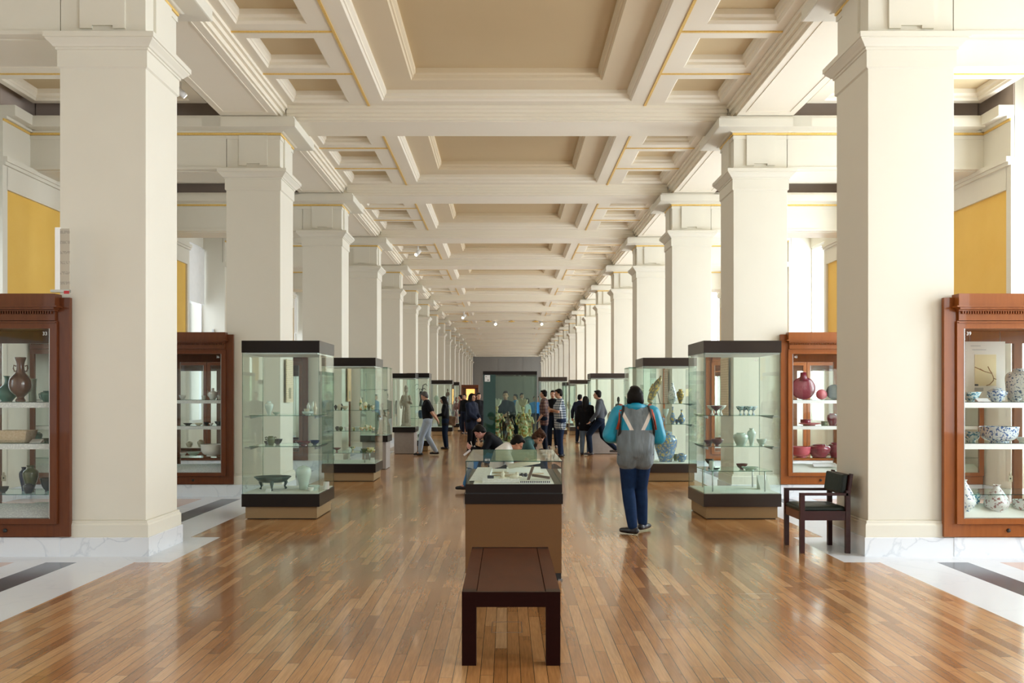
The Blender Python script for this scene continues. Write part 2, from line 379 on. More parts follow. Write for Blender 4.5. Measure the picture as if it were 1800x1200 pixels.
ce.box(-9.2, 9.2, YBACK-.5, YEND+.5, 6.75, 6.95, 0)
struct(ce.build('ceiling', [GRID, TAN, TAN2]))
struct(gd.build('trim_1', GOLD))

# ---------------------------------------------------------------- outer walls with window recesses
for s, side in ((-1, 'left'), (1, 'right')):
    wb = MB(); g = MB()
    edges = [YBACK-.5]
    for a, b in WIN: edges += [a, b]
    edges.append(YEND+.5)
    segs = [(edges[i], edges[i+1]) for i in range(0, len(edges), 2)]
    for a, b in segs:
        if b-a < .3: continue
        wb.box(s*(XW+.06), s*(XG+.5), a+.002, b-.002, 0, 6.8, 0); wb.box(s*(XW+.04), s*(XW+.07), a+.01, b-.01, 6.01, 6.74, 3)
        wb.box(s*XW, s*(XW+.07), a+.001, a+.14, .01, 5.21, 0); wb.box(s*XW, s*(XW+.07), b-.14, b-.001, .01, 5.21, 0)
        wb.box(s*XW, s*(XW+.07), a+.13, b-.13, 4.75, 5.205, 0)
        wb.box(s*(XW+.045), s*(XW+.07), a+.14, b-.14, 2.5, 4.75, 1)        # ochre field
        wb.box(s*XW, s*(XW+.07), a+.13, b-.13, 0.02, 2.5, 0)
        for gz, z0, z1 in ((.04, 5.10, 5.222), (.07, 5.15, 5.226), (.004, 5.215, 5.82)):
            wb.box(s*(XW-gz), s*(XW+.05), a+gz*.05, b-gz*.05, z0, z1, 0)
        wb.box(s*(XW-.06), s*(XW+.05), a+.003, b-.003, 5.80, 5.845, 0); wb.box(s*(XW-.19), s*(XW+.05), a-.004, b+.004, 5.84, 6.0, 0)
        g.box(s*(XW-.02), s*(XW+.0), a, b, 5.765, 5.80)
        wb.box(s*(XW-.03), s*(XW+.065), a-.005, b+.005, 0, .19, 2)
    for a, b in WIN:       # wall below and above the glass of a recess
        wb.box(s*XG, s*(XG+.25), a, b, 0, .9, 0); wb.box(s*XG, s*(XG+.25), a, b, 5.6, 6.8, 0)
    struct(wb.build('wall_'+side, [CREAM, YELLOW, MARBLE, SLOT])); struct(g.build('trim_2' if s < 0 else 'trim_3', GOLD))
fw = MB(); fw.box(-9, 9, YEND, YEND+.3, 0, 6.8)
for i in range(-6, 7): fw.box(i*.92-.02, i*.92+.02, YEND-.02, YEND+.01, 0, 6.2)
struct(fw.build('wall_far', FARWALL))
BLIND = M('white_roller_blind', (.85, .85, .83), .8)
BLIND.node_tree.nodes['Principled BSDF'].inputs['Transmission Weight'].default_value = 0
nwin = 0
for s in (-1, 1):
    for k, (a, b) in enumerate(WIN):
        if k < 2: continue
        nwin += 1; x = s*(XG+.06)
        fr = MB()
        for (y0, y1, z0, z1) in ((a, a+.07, .9, 5.6), (b-.07, b, .9, 5.6), (a+.07, b-.07, .9, .97), (a+.07, b-.07, 5.53, 5.6), ((a+b)/2-.03, (a+b)/2+.03, .97, 5.53), (a+.07, b-.07, 3.2, 3.25)):
            fr.box(x-.03, x+.03, y0, y1, z0, z1)
        f = struct(fr.build('window_%d' % nwin, WHITE))
        MB().box(x-.003, x+.003, a+.07, b-.07, .97, 5.53).build('pane', WPANE, f)
        if s < 0:
            MB().box(x-s*.10, x-s*.108, a+.05, b-.05, 4.07, 5.55).box(x-s*.095, x-s*.12, a+.05, b-.05, 4.05, 4.075).build('roller_blind', BLIND, f)
            MB().tube([(x-s*.08, a+.04, 5.53), (x-s*.08, b-.04, 5.53)], .03).build('blind_roller', WHITE, f)

# ---------------------------------------------------------------- piers
def make_pier():
    t = thing('square_pier', 'x', 'pillar')
    H = (XO-XI)/2; D = PD/2
    MB().rects(0, 0, [(.035, 0), (.035, .185), (.03, .19)], hx=H, hy=D).build('marble_base', MARBLE, t)
    MB().rects(0, 0, [(.022, .19), (.022, .31), (.015, .325), (.008, .33), (.008, .35), (0, .355)], hx=H, hy=D).build('plinth', CREAM, t)
    MB().rects(0, 0, [(0, .355), (0, 4.90)], hx=H-.012, hy=D-.012).build('shaft', CREAM, t, bevel=.006)
    MB().rects(0, 0, [(-.012, 4.88), (.006, 4.895), (.006, 5.06), (.02, 5.065), (.02, 5.085), (.035, 5.09), (.05, 5.11), (.085, 5.145), (.09, 5.15), (.09, 5.16), (.105, 5.165), (.105, 5.215), (.09, 5.22)], hx=H, hy=D).build('capital', CREAM, t)
    fz = MB(); fz.rects(0, 0, [(-.02, 5.2), (-.02, 5.80)], hx=H, hy=D)
    for i in (0, 1, 2, 3):      # raised strip with two feet and flat side panels on each face
        R = Matrix.Rotation(i*PI/2, 3, 'Z'); hh = D if i % 2 == 0 else H; ww = H if i % 2 == 0 else D
        for (x0, x1, z0, z1, th) in ((-.225, .225, 5.31, 5.76, .028), (-.225, -.105, 5.28, 5.31, .028), (.105, .225, 5.28, 5.31, .028), (-ww+.005, ww-.005, 5.70, 5.76, .012), (-ww, ww, 5.22, 5.26, .012)):
            fz.obox(R@Vector(((x0+x1)/2, -hh+.02-th/2, (z0+z1)/2)), (x1-x0, th, z1-z0), R)
    fz.build('frieze', CREAM, t)
    MB().rects(0, 0, [(.0, 5.765), (.022, 5.77), (.026, 5.785), (.022, 5.80), (0, 5.805)], hx=H-.02, hy=D-.02).build('gilded_moulding', GOLD, t)
    MB().rects(0, 0, [(0, 5.80), (.03, 5.805), (.05, 5.815), (.27, 5.82), (.283, 5.825), (.283, 5.955), (.26, 5.96), (.26, 5.99)], hx=H, hy=D).build('cornice', CREAM, t)
    return t
words = ['nearest', 'second', 'third', 'fourth', 'fifth', 'sixth', 'seventh', 'eighth', 'ninth', 'tenth', 'eleventh', 'twelfth', 'thirteenth', 'fourteenth', 'fifteenth', 'sixteenth', 'seventeenth']
P0 = make_pier(); first = True
for k in range(NB):
    for s, side in ((-1, 'left'), (1, 'right')):
        o = P0 if first else copy_tree(P0); first = False
        o.location = (s*(XI+XO)/2, Y0+BAY*k+PD/2, 0)
        tag(o, 'square cream pier with marble base, %s from the camera in the %s row' % (words[k], side), 'pillar', 'square piers of the %s row' % side)
# aisle beams from each pier to the outer wall
tn = 4
bm_ = {}
for s in (-1, 1):
    b = MB(); g = MB()
    x0, x1 = XO-.01, XW+.02
    b.box(s*x0, s*x1, .02, PD-.02, 5.24, 5.80); b.box(s*x0, s*x1, .0, PD, 5.22, 5.26); b.box(s*x0, s*x1, .006, PD-.006, 5.70, 5.76)
    b.box(s*x0, s*x1, .12, PD-.12, 5.205, 5.23)
    b.box(s*x0, s*(x1-.15), -.283, PD+.283, 5.82, 5.96); b.box(s*x0, s*(x1-.15), -.26, PD+.26, 5.96, 6.0); b.box(s*x0, s*x1, -.03, PD+.03, 5.80, 5.83)
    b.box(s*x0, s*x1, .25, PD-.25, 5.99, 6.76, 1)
    g.box(s*x0, s*x1, -.006, PD+.006, 5.765, 5.80)
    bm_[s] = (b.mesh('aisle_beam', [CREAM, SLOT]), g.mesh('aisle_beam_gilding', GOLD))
for k in range(-1, NB):
    for s in (-1, 1):
        o = bpy.data.objects.new('trim_%d' % tn, bm_[s][0]); COL.objects.link(o); o.location = (0, Y0+BAY*k, 0); struct(o)
        c = bpy.data.objects.new('gilded_moulding', bm_[s][1]); COL.objects.link(c); c.parent = o; tn += 1

# ---------------------------------------------------------------- mahogany wall cases between piers and outer wall
ROD = M('label_numeral_white', (.85, .85, .82), .5)
def wood_case(s, k, label, number, mat, full=True):
    # local frame: origin at the pier-side front corner on the floor, u grows outward
    X = 4.35; d = Y0+BAY*k-.06
    t = thing('mahogany_wall_case', label, 'display cabinet', (s*X, d, 0), 0, 'mahogany wall cases in the aisles')
    U = lambda a: s*a
    DEP = .86; W = 3.22
    MB().box(U(.11), U(W), .02, 1.0, 0, .192).build('marble_base', MARBLE, t)
    c = MB()        # carcass: posts, base, top, back frame
    c.box(U(.0), U(.14), 0, .055, .20, 2.58); c.box(U(.14), U(W), .0, .04, .20, .325)
    c.box(U(.15), U(.20), .06, DEP-.001, .21, 2.44); c.box(U(.145), U(W), .035, DEP, .205, .36)
    c.box(U(.15), U(W), .05, DEP, 2.30, 2.45)
    c.build('carcass', mat, t, bevel=.004)
    q = MB(); q.box(U(.155), U(W), DEP-.05, DEP, 2.17, 2.30); q.box(U(.155), U(W), DEP-.05, DEP, .36, .42)
    for a in (.155, 1.13, 2.15, W-.09): q.box(U(a), U(a+.09), DEP-.05, DEP, .42, 2.17)
    q.build('back_frame', mat, t)
    MB().box(U(.2), U(W), DEP-.03, DEP-.024, .42, 2.2, 0, 1).build('back_pane', [CLEAR, GEDGE], t)
    m = MB(); m.box(U(.10), U(W), -.10, .05, 2.46, 2.61); m.box(U(.115), U(W), -.07, .05, 2.44, 2.46); m.box(U(.105), U(W), -.115, .05, 2.455, 2.475); m.box(U(.07), U(W), -.13, .0, 2.475, 2.49)
    m.box(U(.13), U(W), -.035, .05, 2.35, 2.44)
    for i in range(1, int((W-.13)/.025)): m.box(U(.13+i*.025), U(.13+i*.025+.012), -.06, -.035, 2.415, 2.44)
    m.build('cornice', mat, t, bevel=.004)
    for i, (a, b) in enumerate(((.115, 1.16), (1.17, 2.19), (2.20, W))):
        f = MB(); f.box(U(a), U(a+.07), -.03, .02, .33, 2.345); f.box(U(b-.07), U(b), -.03, .02, .33, 2.345)
        f.box(U(a+.07), U(b-.07), -.03, .02, 2.27, 2.345); f.box(U(a+.07), U(b-.07), -.03, .02, .33, .385)
        f.box(U(a+.01), U(b-.01), -.045, -.03, 2.325, 2.335)
        f.box(U(a+.075), U(a+.068), -.033, -.028, .385, 2.27, 1)
        df = f.build('door', [mat, STEEL], t, bevel=.003)
        MB().box(U(a+.07), U(b-.07), -.008, -.002, .385, 2.27, 0, 1).build('door_pane', [CLEAR, GEDGE], df)
        if i == 0 and number: text_mesh(number, .05, ROD, df, (U(a+.07+.055), -.012, 2.205))
        kn = MB(); kn.ell((U((a+b)/2+.0), -.008, .265), (.02, .018, .02)); kn.build('keyhole_knob', BLACK, t)
    if full:
        for z in (1.515, 1.10):
            sh = MB().box(U(.20), U(W-.02), .08, .62, z-.005, z+.028, 0, 2).build('glass_shelf', [SHELFG, GEDGE], t)
            MB().box(U(.20), U(W-.02), .068, .082, z-.032, z+.022).build('caption_strip', PAPER if s < 0 else WHITE, sh)
        MB().box(U(.20), U(W-.02), .12, .70, .604, .612, 0, 2).build('glass_shelf', [SHELFG, GEDGE], t)
        e = MB(); e.add([(U(.20), .04, .385), (U(W), .04, .385), (U(W), .30, .50), (U(.20), .30, .50), (U(.20), .30, .365), (U(W), .30, .365)], [(0, 1, 2, 3), (3, 2, 5, 4), (4, 5, 1, 0), (0, 3, 4), (1, 5, 2)])
        e.build('sloping_caption_board', PAPERX if s < 0 else LINEN, t)
        MB().box(U(.28), U(.52), .34, .40, .365, .50).build('display_block', LINEN, t)
    return t
side = {-1: 'left', 1: 'right'}
ordn = ['nearest', 'second', 'third', 'fourth', 'fifth']
nums = {(-1, 0): '33', (1, 0): '39', (-1, 1): '36', (1, 1): '43'}
for s in (-1, 1):
    for k in range(4):
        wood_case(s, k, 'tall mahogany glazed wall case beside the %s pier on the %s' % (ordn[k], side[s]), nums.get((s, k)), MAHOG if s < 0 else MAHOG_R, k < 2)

# ---------------------------------------------------------------- freestanding glass cases
def glass_case(label, x0, x1, y0, y1, zt=2.32, ch=.155, gz=.33, pz_=.165, shelves=(), low=None, dark=None, plinth=None, lock=True, group='freestanding glass cases along the hall', lowspan=(.08, .92)):
    dark = dark or DARKB; plinth = plinth or TANB
    cx, cy = (x0+x1)/2, (y0+y1)/2; hx, hy = (x1-x0)/2, (y1-y0)/2
    t = thing('glass_display_case', label, 'display case', (cx, cy, 0), 0, group)
    MB().box(-hx+.04, hx-.04, -hy+.04, hy-.04, 0.012, pz_).build('plinth', plinth, t, bevel=.003)
    MB().box(-hx+.06, hx-.06, -hy+.06, hy-.06, 0, .014).build('plinth_foot', BLACK, t)
    MB().box(-hx, hx, -hy, hy, pz_, gz).build('base_rim', dark, t, bevel=.003)
    MB().box(-hx+.02, hx-.02, -hy+.02, hy-.02, gz, gz+.012).build('display_floor', LINEN, t)
    g0, g1 = gz, zt-ch
    a = .008; o_ = .006
    for nm, q, ax in (('glass_panel', (-hx+o_, hx-o_, -hy+o_, -hy+o_+a), 1), ('glass_panel', (-hx+o_, hx-o_, hy-o_-a, hy-o_), 1), ('glass_panel', (-hx+o_, -hx+o_+a, -hy+o_+a, hy-o_-a), 0), ('glass_panel', (hx-o_-a, hx-o_, -hy+o_+a, hy-o_-a), 0)):
        MB().box(*q, g0, g1, 0, ax).build(nm, [GLASS, GEDGE], t)
    if ch > .03:
        MB().box(-hx, hx, -hy, hy, g1, zt).build('top_cap', dark, t, bevel=.003)
        MB().box(-hx+.03, hx-.03, -hy+.03, hy-.03, g1-.02, g1-.001).build('light_diffuser', WHITE, t)
    else: MB().box(-hx, hx, -hy, hy, g1, zt, 0, 2).build('top_pane', [GLASS, GEDGE], t)
    for z in shelves:
        sh = MB().box(-hx+.07, hx-.07, -hy+.10, hy-.10, z-.008, z, 0, 2).build('glass_shelf', [SHELFG, GEDGE], t)
        for sx in (-1, 1):
            b = MB(); xa = sx*(hx-.08); b.add([(xa-.006, -hy+.12, z-.009), (xa+.006, -hy+.12, z-.009), (xa+.006, hy-.12, z-.009), (xa-.006, hy-.12, z-.009), (xa-.006, -hy+.12, z-.045), (xa+.006, -hy+.12, z-.045), (xa+.006, hy-.12, z-.02), (xa-.006, hy-.12, z-.02)],
                [(0, 1, 2, 3), (7, 6, 5, 4), (0, 4, 5, 1), (1, 5, 6, 2), (2, 6, 7, 3), (3, 7, 4, 0)])
            b.box(xa-.006, xa+sx*.07, -hy+.12, -hy+.14, z-.03, z-.01)
            b.build('shelf_bracket', STEEL, t)
    if low:
        l0, l1 = -hx+2*hx*lowspan[0], -hx+2*hx*lowspan[1]
        MB().box(l0, l1, -hy+.12, hy-.14, low-.008, low, 0, 2).build('glass_shelf', [SHELFG, GEDGE], t)
        for qx in (l0+.08, l1-.08):
            for qy in (-hy+.2, hy-.22): MB().tube([(qx, qy, gz+.01), (qx, qy, low-.008)], .009).build('shelf_post', STEEL, t)
    return t
glass_case('tall glass case with bronze tripod dish, nearest case on the left', -3.44, -2.43, 12.25, 13.3, shelves=(1.35, .945))
glass_case('tall glass case with small red and pale bowls, nearest case on the right', 2.55, 3.56, 12.25, 13.3, shelves=(1.35, .945), low=.62, dark=DARKR)
glass_case('tall glass case with glazed bowls, second case on the left', -3.47, -2.46, 17.7, 18.75, shelves=(1.335, .945), low=.53, lowspan=(-.0, .85))
glass_case('tall glass case with a big blue dragon jar, second case on the right', 2.55, 3.56, 17.7, 18.75, shelves=(1.46, 1.07), dark=DARKR)
glass_case('slim capless glass tower on a tan plinth, left side behind the second case', -3.2, -2.6, 20.6, 21.4, zt=2.23, ch=.02, gz=.74, pz_=.60, shelves=(1.75, 1.3), plinth=STONE)
glass_case('slim capless glass tower behind the dragon jar case on the right', 2.66, 3.26, 20.6, 21.4, zt=2.23, ch=.02, gz=.74, pz_=.60, dark=DARKR, plinth=STONE)
glass_case('glass case on a grey stone block holding a pale standing figure', -3.16, -2.53, 26.1, 27.1, zt=2.23, ch=.13, gz=.74, pz_=.60, plinth=STONE)
glass_case('glass case with a dark antlered sculpture behind the man in the dark polo', -2.92, -2.26, 27.5, 28.4, zt=2.27, ch=.13, gz=.30, pz_=.15, shelves=(1.30, .95), plinth=TANB)
glass_case('broad glass case on a stone block holding a dark standing sculpture, right side', 2.31, 3.36, 26.1, 27.1, zt=2.23, ch=.13, gz=.74, pz_=.60, dark=DARKR, plinth=STONE)
glass_case('distant glass case behind the woman with the brown bag', -3.1, -2.22, 38.5, 39.5, zt=2.25, shelves=(1.3,), dark=DARKB)
glass_case('farthest narrow glass case on the left, right of the woman with the bag', -2.5, -2.2, 43.6, 44.6, zt=2.25, dark=DARKB)
glass_case('distant glass case with small pale objects, right of the checked-shirt man', 2.6, 3.43, 39, 40, zt=2.27, shelves=(1.2,), dark=DARKR)
glass_case('farthest glass case behind the pale-object case on the right', 2.62, 3.2, 44, 45, zt=2.25, dark=DARKR)
glass_case('glass case directly behind the group of three men', 1.2, 2.27, 35.6, 36.6, zt=2.32, shelves=(1.3,), dark=DARKR)

# central green-glass case with tomb figures
t = thing('large_green_glass_case', 'large dark-topped green glass case with glazed tomb figures in the middle of the hall', 'display case', (0, 22, 0))
xa, xb = px(849, 22), px(944, 22)
MB().box(xa+.03, xb-.03, .03, 1.6, 0, .42).build('plinth', DARKB, t); MB().box(xa, xb, 0, 1.63, .42, .50).build('base_rim', DARKB, t)
MB().box(xa+.02, xb-.02, .02, 1.61, .50, .512).build('display_floor', LINEN, t)
MB().box(xa, xb, 0, 1.63, 2.10, 2.18).build('top_cap', DARKB, t)
MB().box(xa+.015, px(871, 22), .012, .03, .5, 2.1).build('side_panel', M('dark_teal_panel', (.035, .085, .075), .15, coat=.5), t)
for q, ax in (((xa+.005, xb-.005, .0, .01), 1), ((xa+.005, xb-.005, 1.61, 1.62), 1), ((xa+.005, xa+.015, .03, 1.61), 0), ((xb-.015, xb-.005, .01, 1.61), 0)):
    MB().box(*q, .50, 2.10, 0, ax).build('glass_panel', [GREENG, GEDGE], t)
sg = MB().box(px(852, 22), px(861.5, 22), -.012, -.001, pz(670.5, 22), pz(659, 22)).build('direction_sign', WHITE, t)
b = MB(); X = px(852, 22); Z = pz(670.5, 22)
b.box(X+.02, X+.052, -.016, -.0121, Z+.112, Z+.120); b.add([(X+.014, -.015, Z+.116), (X+.03, -.015, Z+.13), (X+.03, -.015, Z+.102)], [(0, 1, 2)])
for q in (.070, .092): b.ell((X+q, -.014, Z+.047), (.006, .003, .006)); b.box(X+q-.006, X+q+.006, -.016, -.0121, Z+.016, Z+.04)
b.build('sign_pictograms', BLACK, sg)
for i, q in enumerate((.18, .38, .62)):
    b = MB(); b.lathe([(.0, 0), (.03, 0), (.03, .012), (0, .012)], (px(905+i*9, 22.4), .5+.2*i, 2.085), 12); b.build('case_downlight', WHITE, t)

# table case with scholar's tools
tc_ = thing('table_display_case', 'glass-topped table case on a tan-brown pedestal in the foreground', 'display case', (.06, 8.2, 0))
L_, R_ = -.42, .42; DP = 1.75
MB().box(L_, R_-.005, .0, DP, .065, .665).build('body', TANB2, tc_, bevel=.002)
MB().box(L_+.02, R_-.008, .004, DP-.02, .0, .065).build('recessed_base', BLACK, tc_)
MB().box(R_-.035, R_+.004, -.004, .03, .0, .014).build('steel_foot', STEEL, tc_)
MB().box(L_-.005, R_+.006, -.01, DP+.01, .665, .752).build('lower_band', DARKB, tc_, bevel=.003)
MB().box(L_+.004, R_-.004, .0, DP, .752, .762).build('shadow_gap', BLACK, tc_)
MB().box(L_, R_, 0, DP, .762, .835).build('upper_band', DARKB, tc_, bevel=.003)
for q, ax in (((L_+.002, R_-.002, .002, .009), 1), ((L_+.002, R_-.002, DP-.009, DP-.002), 1), ((L_+.002, L_+.009, .009, DP-.009), 0), ((R_-.009, R_-.002, .009, DP-.009), 0)):
    MB().box(*q, .835, 1.03, 0, ax).build('glass_side', [CLEAR, GEDGE], tc_)
MB().box(L_, R_, 0, DP, 1.03, 1.038, 0, 2).build('glass_lid', [GREENG, GEDGE], tc_)
MB().box(L_+.07, R_-.07, .02, DP-.05, .835, .84).build('display_board', LINEN, tc_)
IV = M('ivory', (.72, .66, .52), .4); EB = M('dark_wooden_lever', (.12, .075, .05), .5); INK = M('black_ink_stone', (.02, .022, .03), .4)
def tz(p, y): d = F*(EYE-.84)/(y-VY); return Vector((px(p, d), d, .841))
def tagb(mb, name, mats, label, cat, group=None, bevel=0):
    # anchor a top-level single mesh at the centre of its base
    n = len(mb.v); cx = sum(v[0] for v in mb.v)/n; cy = sum(v[1] for v in mb.v)/n; z0 = min(v[2] for v in mb.v)
    mb.v = [(v[0]-cx, v[1]-cy, v[2]-z0) for v in mb.v]
    return tag(mb.build(name, mats, None, (cx, cy, z0), bevel), label, cat, group)
def rotz(a): return Matrix.Rotation(a, 3, 'Z')
b = MB(); p = tz(838, 838)+Vector((.055, 0, 0))
b.add([(p.x-.11, p.y-.42, .842), (p.x+.06, p.y-.42, .842), (p.x+.085, p.y+.42, .90), (p.x-.06, p.y+.42, .90), (p.x-.11, p.y-.42, .836+.006), (p.x+.085, p.y+.42, .842), (p.x-.06, p.y+.42, .842)], [(0, 1, 2, 3), (3, 2, 5, 6), (0, 3, 6), (1, 5, 2), (0, 6, 5, 1)])
tagb(b, 'caption_card', PAPERX, 'white sloping caption sheet at the left end of the table case', 'caption')
p = tz(880, 848); b = MB(); b.add([(p.x-.16, p.y-.03, .842), (p.x+.165, p.y-.03, .842), (p.x+.165, p.y+.1, .868), (p.x-.16, p.y+.1, .868), (p.x+.165, p.y+.1, .842), (p.x-.16, p.y+.1, .842)], [(0, 1, 2, 3), (3, 2, 4, 5), (0, 3, 5), (1, 4, 2), (0, 5, 4, 1)])
tagb(b, 'caption_card', PAPERX, 'long white caption card along the front edge of the table case', 'caption')
p = tz(941, 849); b = MB(); b.box(p.x-.135, p.x+.135, p.y, p.y+.03, .841, .856)
for i in range(16): b.box(p.x-.13+i*.0165, p.x-.121+i*.0165, p.y-.0005, p.y+.028, .843, .8575, 1)
tagb(b, 'patterned_ruler', [PAPER, INK], 'thin dark patterned strip at the front right of the table case', 'strip')
p = tz(921, 832); b = MB(); b.box(p.x-.17, p.x+.17, p.y+.15, p.y+.3, .841, .885); tagb(b, 'display_block', LINEN, 'pale block under the rolled scroll in the table case', 'block')
b = MB(); q0 = Vector((px(895, 9.3), 9.35, .905)); q1 = Vector((px(948, 9.2), 9.2, .968)); b.tube([q0, q1], .024, 14); tagb(b, 'paper_scroll', IV, 'white rolled scroll propped at a slant in the table case', 'scroll')
p = tz(862, 845); b = MB(); b.box(p.x-.027, p.x+.03, p.y, p.y+.05, .841, .887); tagb(b, 'ink_box', INK, 'small black square ink box in the table case', 'box', bevel=.003)
for i, (a, c, lb) in enumerate((((864, 833), (894, 833), 'upper'), ((866, 838), (902, 836), 'middle'), ((880, 840), (955, 834), 'lowest and longest'))):
    a = tz(*a); c = tz(*c); b = MB(); b.tube([a+Vector((0, 0, .012)), (a*.8+c*.2)+Vector((0, 0, .012)), c+Vector((0, 0, .012))], [.004, .008, .007], 8)
    tagb(b, 'writing_brush', M('bamboo', (.30, .22, .12), .5), 'thin writing brush lying in the table case, %s of three' % lb, 'brush', 'brushes in the table case')
p = tz(884, 842); b = MB(); b.lathe([(0, 0), (.04, 0), (.045, .012), (.02, .018), (.012, .03), (.02, .05), (.012, .06), (.008, .075), (0, .078)], p, 12)
tagb(b, 'ivory_figurine', IV, 'tiny ivory figurine on a round foot in the table case', 'figurine')
p = tz(905, 842); b = MB(); b.ell(p+Vector((0, 0, .025)), (.04, .03, .025)); b.ell(p+Vector((.02, 0, .045)), (.018, .02, .022)); b.ell(p+Vector((-.03, 0, .02)), (.02, .02, .016)); b.ell(p+Vector((.045, 0, .02)), (.025, .014, .012))
tagb(b, 'ivory_carving', IV, 'cream carved animal beside the black beads in the table case', 'carving')
for i in range(3):
    p = tz(911+i*6.5, 838-.2*i); b = MB(); b.lathe([(0, 0), (.012, .001), (.018, .012), (.018, .022), (.012, .034), (0, .035)], p, 12)
    tagb(b, 'black_bead', INK, '%s of three small round black pieces beside the wooden lever' % ['leftmost', 'middle', 'rightmost'][i], 'bead', 'black pieces in the table case')
t = thing('wooden_lever_stand', 'crossed brown wooden bars standing in the table case', 'wooden tool', tuple(tz(932, 843)))
MB().obox((0, 0, .05), (.024, .03, .15), Matrix.Rotation(.35, 3, 'Y')).build('upright_bar', EB, t); MB().obox((.10, .05, .025), (.17, .03, .022), Matrix.Rotation(.12, 3, 'Y')@rotz(-.4)).build('cross_bar', EB, t)

# ---------------------------------------------------------------- benches and chair
def bench(label, x, y, w, l):
    t = thing('wooden_bench', label, 'bench', (x, y, 0), 0, 'dark wooden benches')
    H = .438; lw = .085; hw = w/2
    for sx in (-1, 1):
        MB().box(sx*hw, sx*(hw-lw), lw, l-lw, H-.09, H).build('side_rail', BENCHT, t, bevel=.002)
        for q in (0, l-lw): MB().box(sx*hw, sx*(hw-lw), q, q+lw, 0, H).build('leg', BENCHW, t, bevel=.002)
    MB().box(-hw+lw+.004, hw-lw-.004, .031, l-.031, H-.035, H-.003).build('seat_panel', BENCHT, t, bevel=.002)
    for q in (.0, l-.03): MB().box(-hw+lw, hw-lw, q+.001, q+.03, H-.09, H-.001).build('end_rail', BENCHW, t)
    return t
bench('dark red-brown wooden bench in the foreground before the table case', .025, 5.61, .585, 1.67)
bench('dark wooden bench under the seated visitors beyond the table case', -.03, 13.4, .585, 3.5)
t = thing('wooden_armchair', 'dark red wooden armchair with green-black cushions against the right pier', 'armchair', (3.24, 9.9, 0), 0)
hx, hy = .255, .29; lg = .046
for sx in (-1, 1):
    for sy in (-1, 1):
        top = .61 if sx < 0 else .66
        MB().box(sx*hx, sx*(hx-lg), sy*hy, sy*(hy-lg), 0, top-.02).build('leg', CHAIRW, t, bevel=.003)
for sy in (-1, 1):
    MB().box(-hx, hx-.02, sy*hy, sy*(hy-lg), .588, .614).build('armrest', CHAIRW, t, bevel=.003)
    MB().box(-hx+lg, hx-lg, sy*(hy-.008), sy*(hy-.034), .335, .43).build('side_rail', CHAIRW, t, bevel=.002)
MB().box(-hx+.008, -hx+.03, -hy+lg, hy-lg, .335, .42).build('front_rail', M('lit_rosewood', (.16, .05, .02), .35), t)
MB().box(hx-.03, hx-.008, -hy+lg, hy-lg, .335, .42).build('rear_rail', CHAIRW, t)
c = MB(); c.rects(-.01, 0, [(-.03, .40), (0, .415), (.008, .45), (-.01, .47), (-.06, .482)], hx=.235, hy=.235); c.build('seat_cushion', LEATHER, t, bevel=.012)
Rb = Matrix.Rotation(.14, 3, 'Y')
MB().obox((hx-.01, 0, .69), (.02, 2*hy-.01, .22), Rb).build('back_board', CHAIRW, t, bevel=.003)
MB().obox((hx-.05, 0, .70), (.06, 2*hy-.07, .20), Rb).build('back_cushion', LEATHER, t, bevel=.015)
for sy in (-1, 1): MB().obox((hx+.0, sy*(hy-.023), .70), (.03, .045, .22), Rb).build('back_post', CHAIRW, t, bevel=.003)

# ---------------------------------------------------------------- things on walls and cases
t = thing('acrylic_sign_holder', 'tall thin white panel standing on the nearest left mahogany case against the pier', 'sign holder', (px(113, 9.35), 9.30, 2.625))
MB().box(-.055, -.01, -.03, .0, .02, .63).build('white_edge', M('bright_white_plastic', (.92, .93, .92), .4), t)
MB().box(-.01, .085, -.02, -.008, .02, .62).build('text_sheet', line_mat('grey_text_sheet', (.50, .45, .36), (.38, .34, .28), .10, .3), t)
MB().box(-.10, .085, -.03, .01, -.005, .02).build('base_strip', STEEL, t); MB().box(.035, .087, -.035, -.031, -.022, .008).build('red_label', M('red_label', (.45, .02, .03), .4), t)
def text_panel(label, s, k, y0, z0, z1, w=.5, mat=None, pic=True):
    x = s*(XI-.035); y = Y0+BAY*k+y0
    t = thing('text_panel', label, 'text panel', (x, y, z0), 0, 'text panels on the piers')
    MB().box(-.009, .009, 0, w, 0, z1-z0).build('board', mat or PRINTED, t)
    if pic: MB().box(-s*.009, -s*.013, w*.3, w*.62, .06, .24).build('picture', M('small_dark_picture', (.16, .15, .10), .5, scale=30, c2=(.5, .42, .25)), t)
    return t
text_panel('cream text panel with a small dark picture on the second left pier', -1, 1, .22, 1.5, 2.2, .45)
text_panel('warm peach text panel on the side of the third left pier', -1, 2, .5, 1.48, 2.28, .42, M('peach_panel', (.75, .48, .26), .6, scale=12, var=.15))
text_panel('orange-toned text panel on the second right pier, seen through the nearest case', 1, 1, .18, 1.28, 2.22, .5, line_mat('amber_text_panel', (.80, .56, .34), (.62, .42, .25), .04, .4), False)
text_panel('peach text panel on the third right pier above the dragon jar', 1, 2, .3, 1.45, 2.2, .42, line_mat('peach_text_panel', (.82, .62, .50), (.6, .38, .28), .05, .35), False)
LAMP = bpy.data.materials.new('lamp_glow'); LAMP.use_nodes = True; LAMP.node_tree.nodes['Principled BSDF'].inputs['Emission Color'].default_value = (1, .82, .55, 1); LAMP.node_tree.nodes['Principled BSDF'].inputs['Emission Strength'].default_value = 12
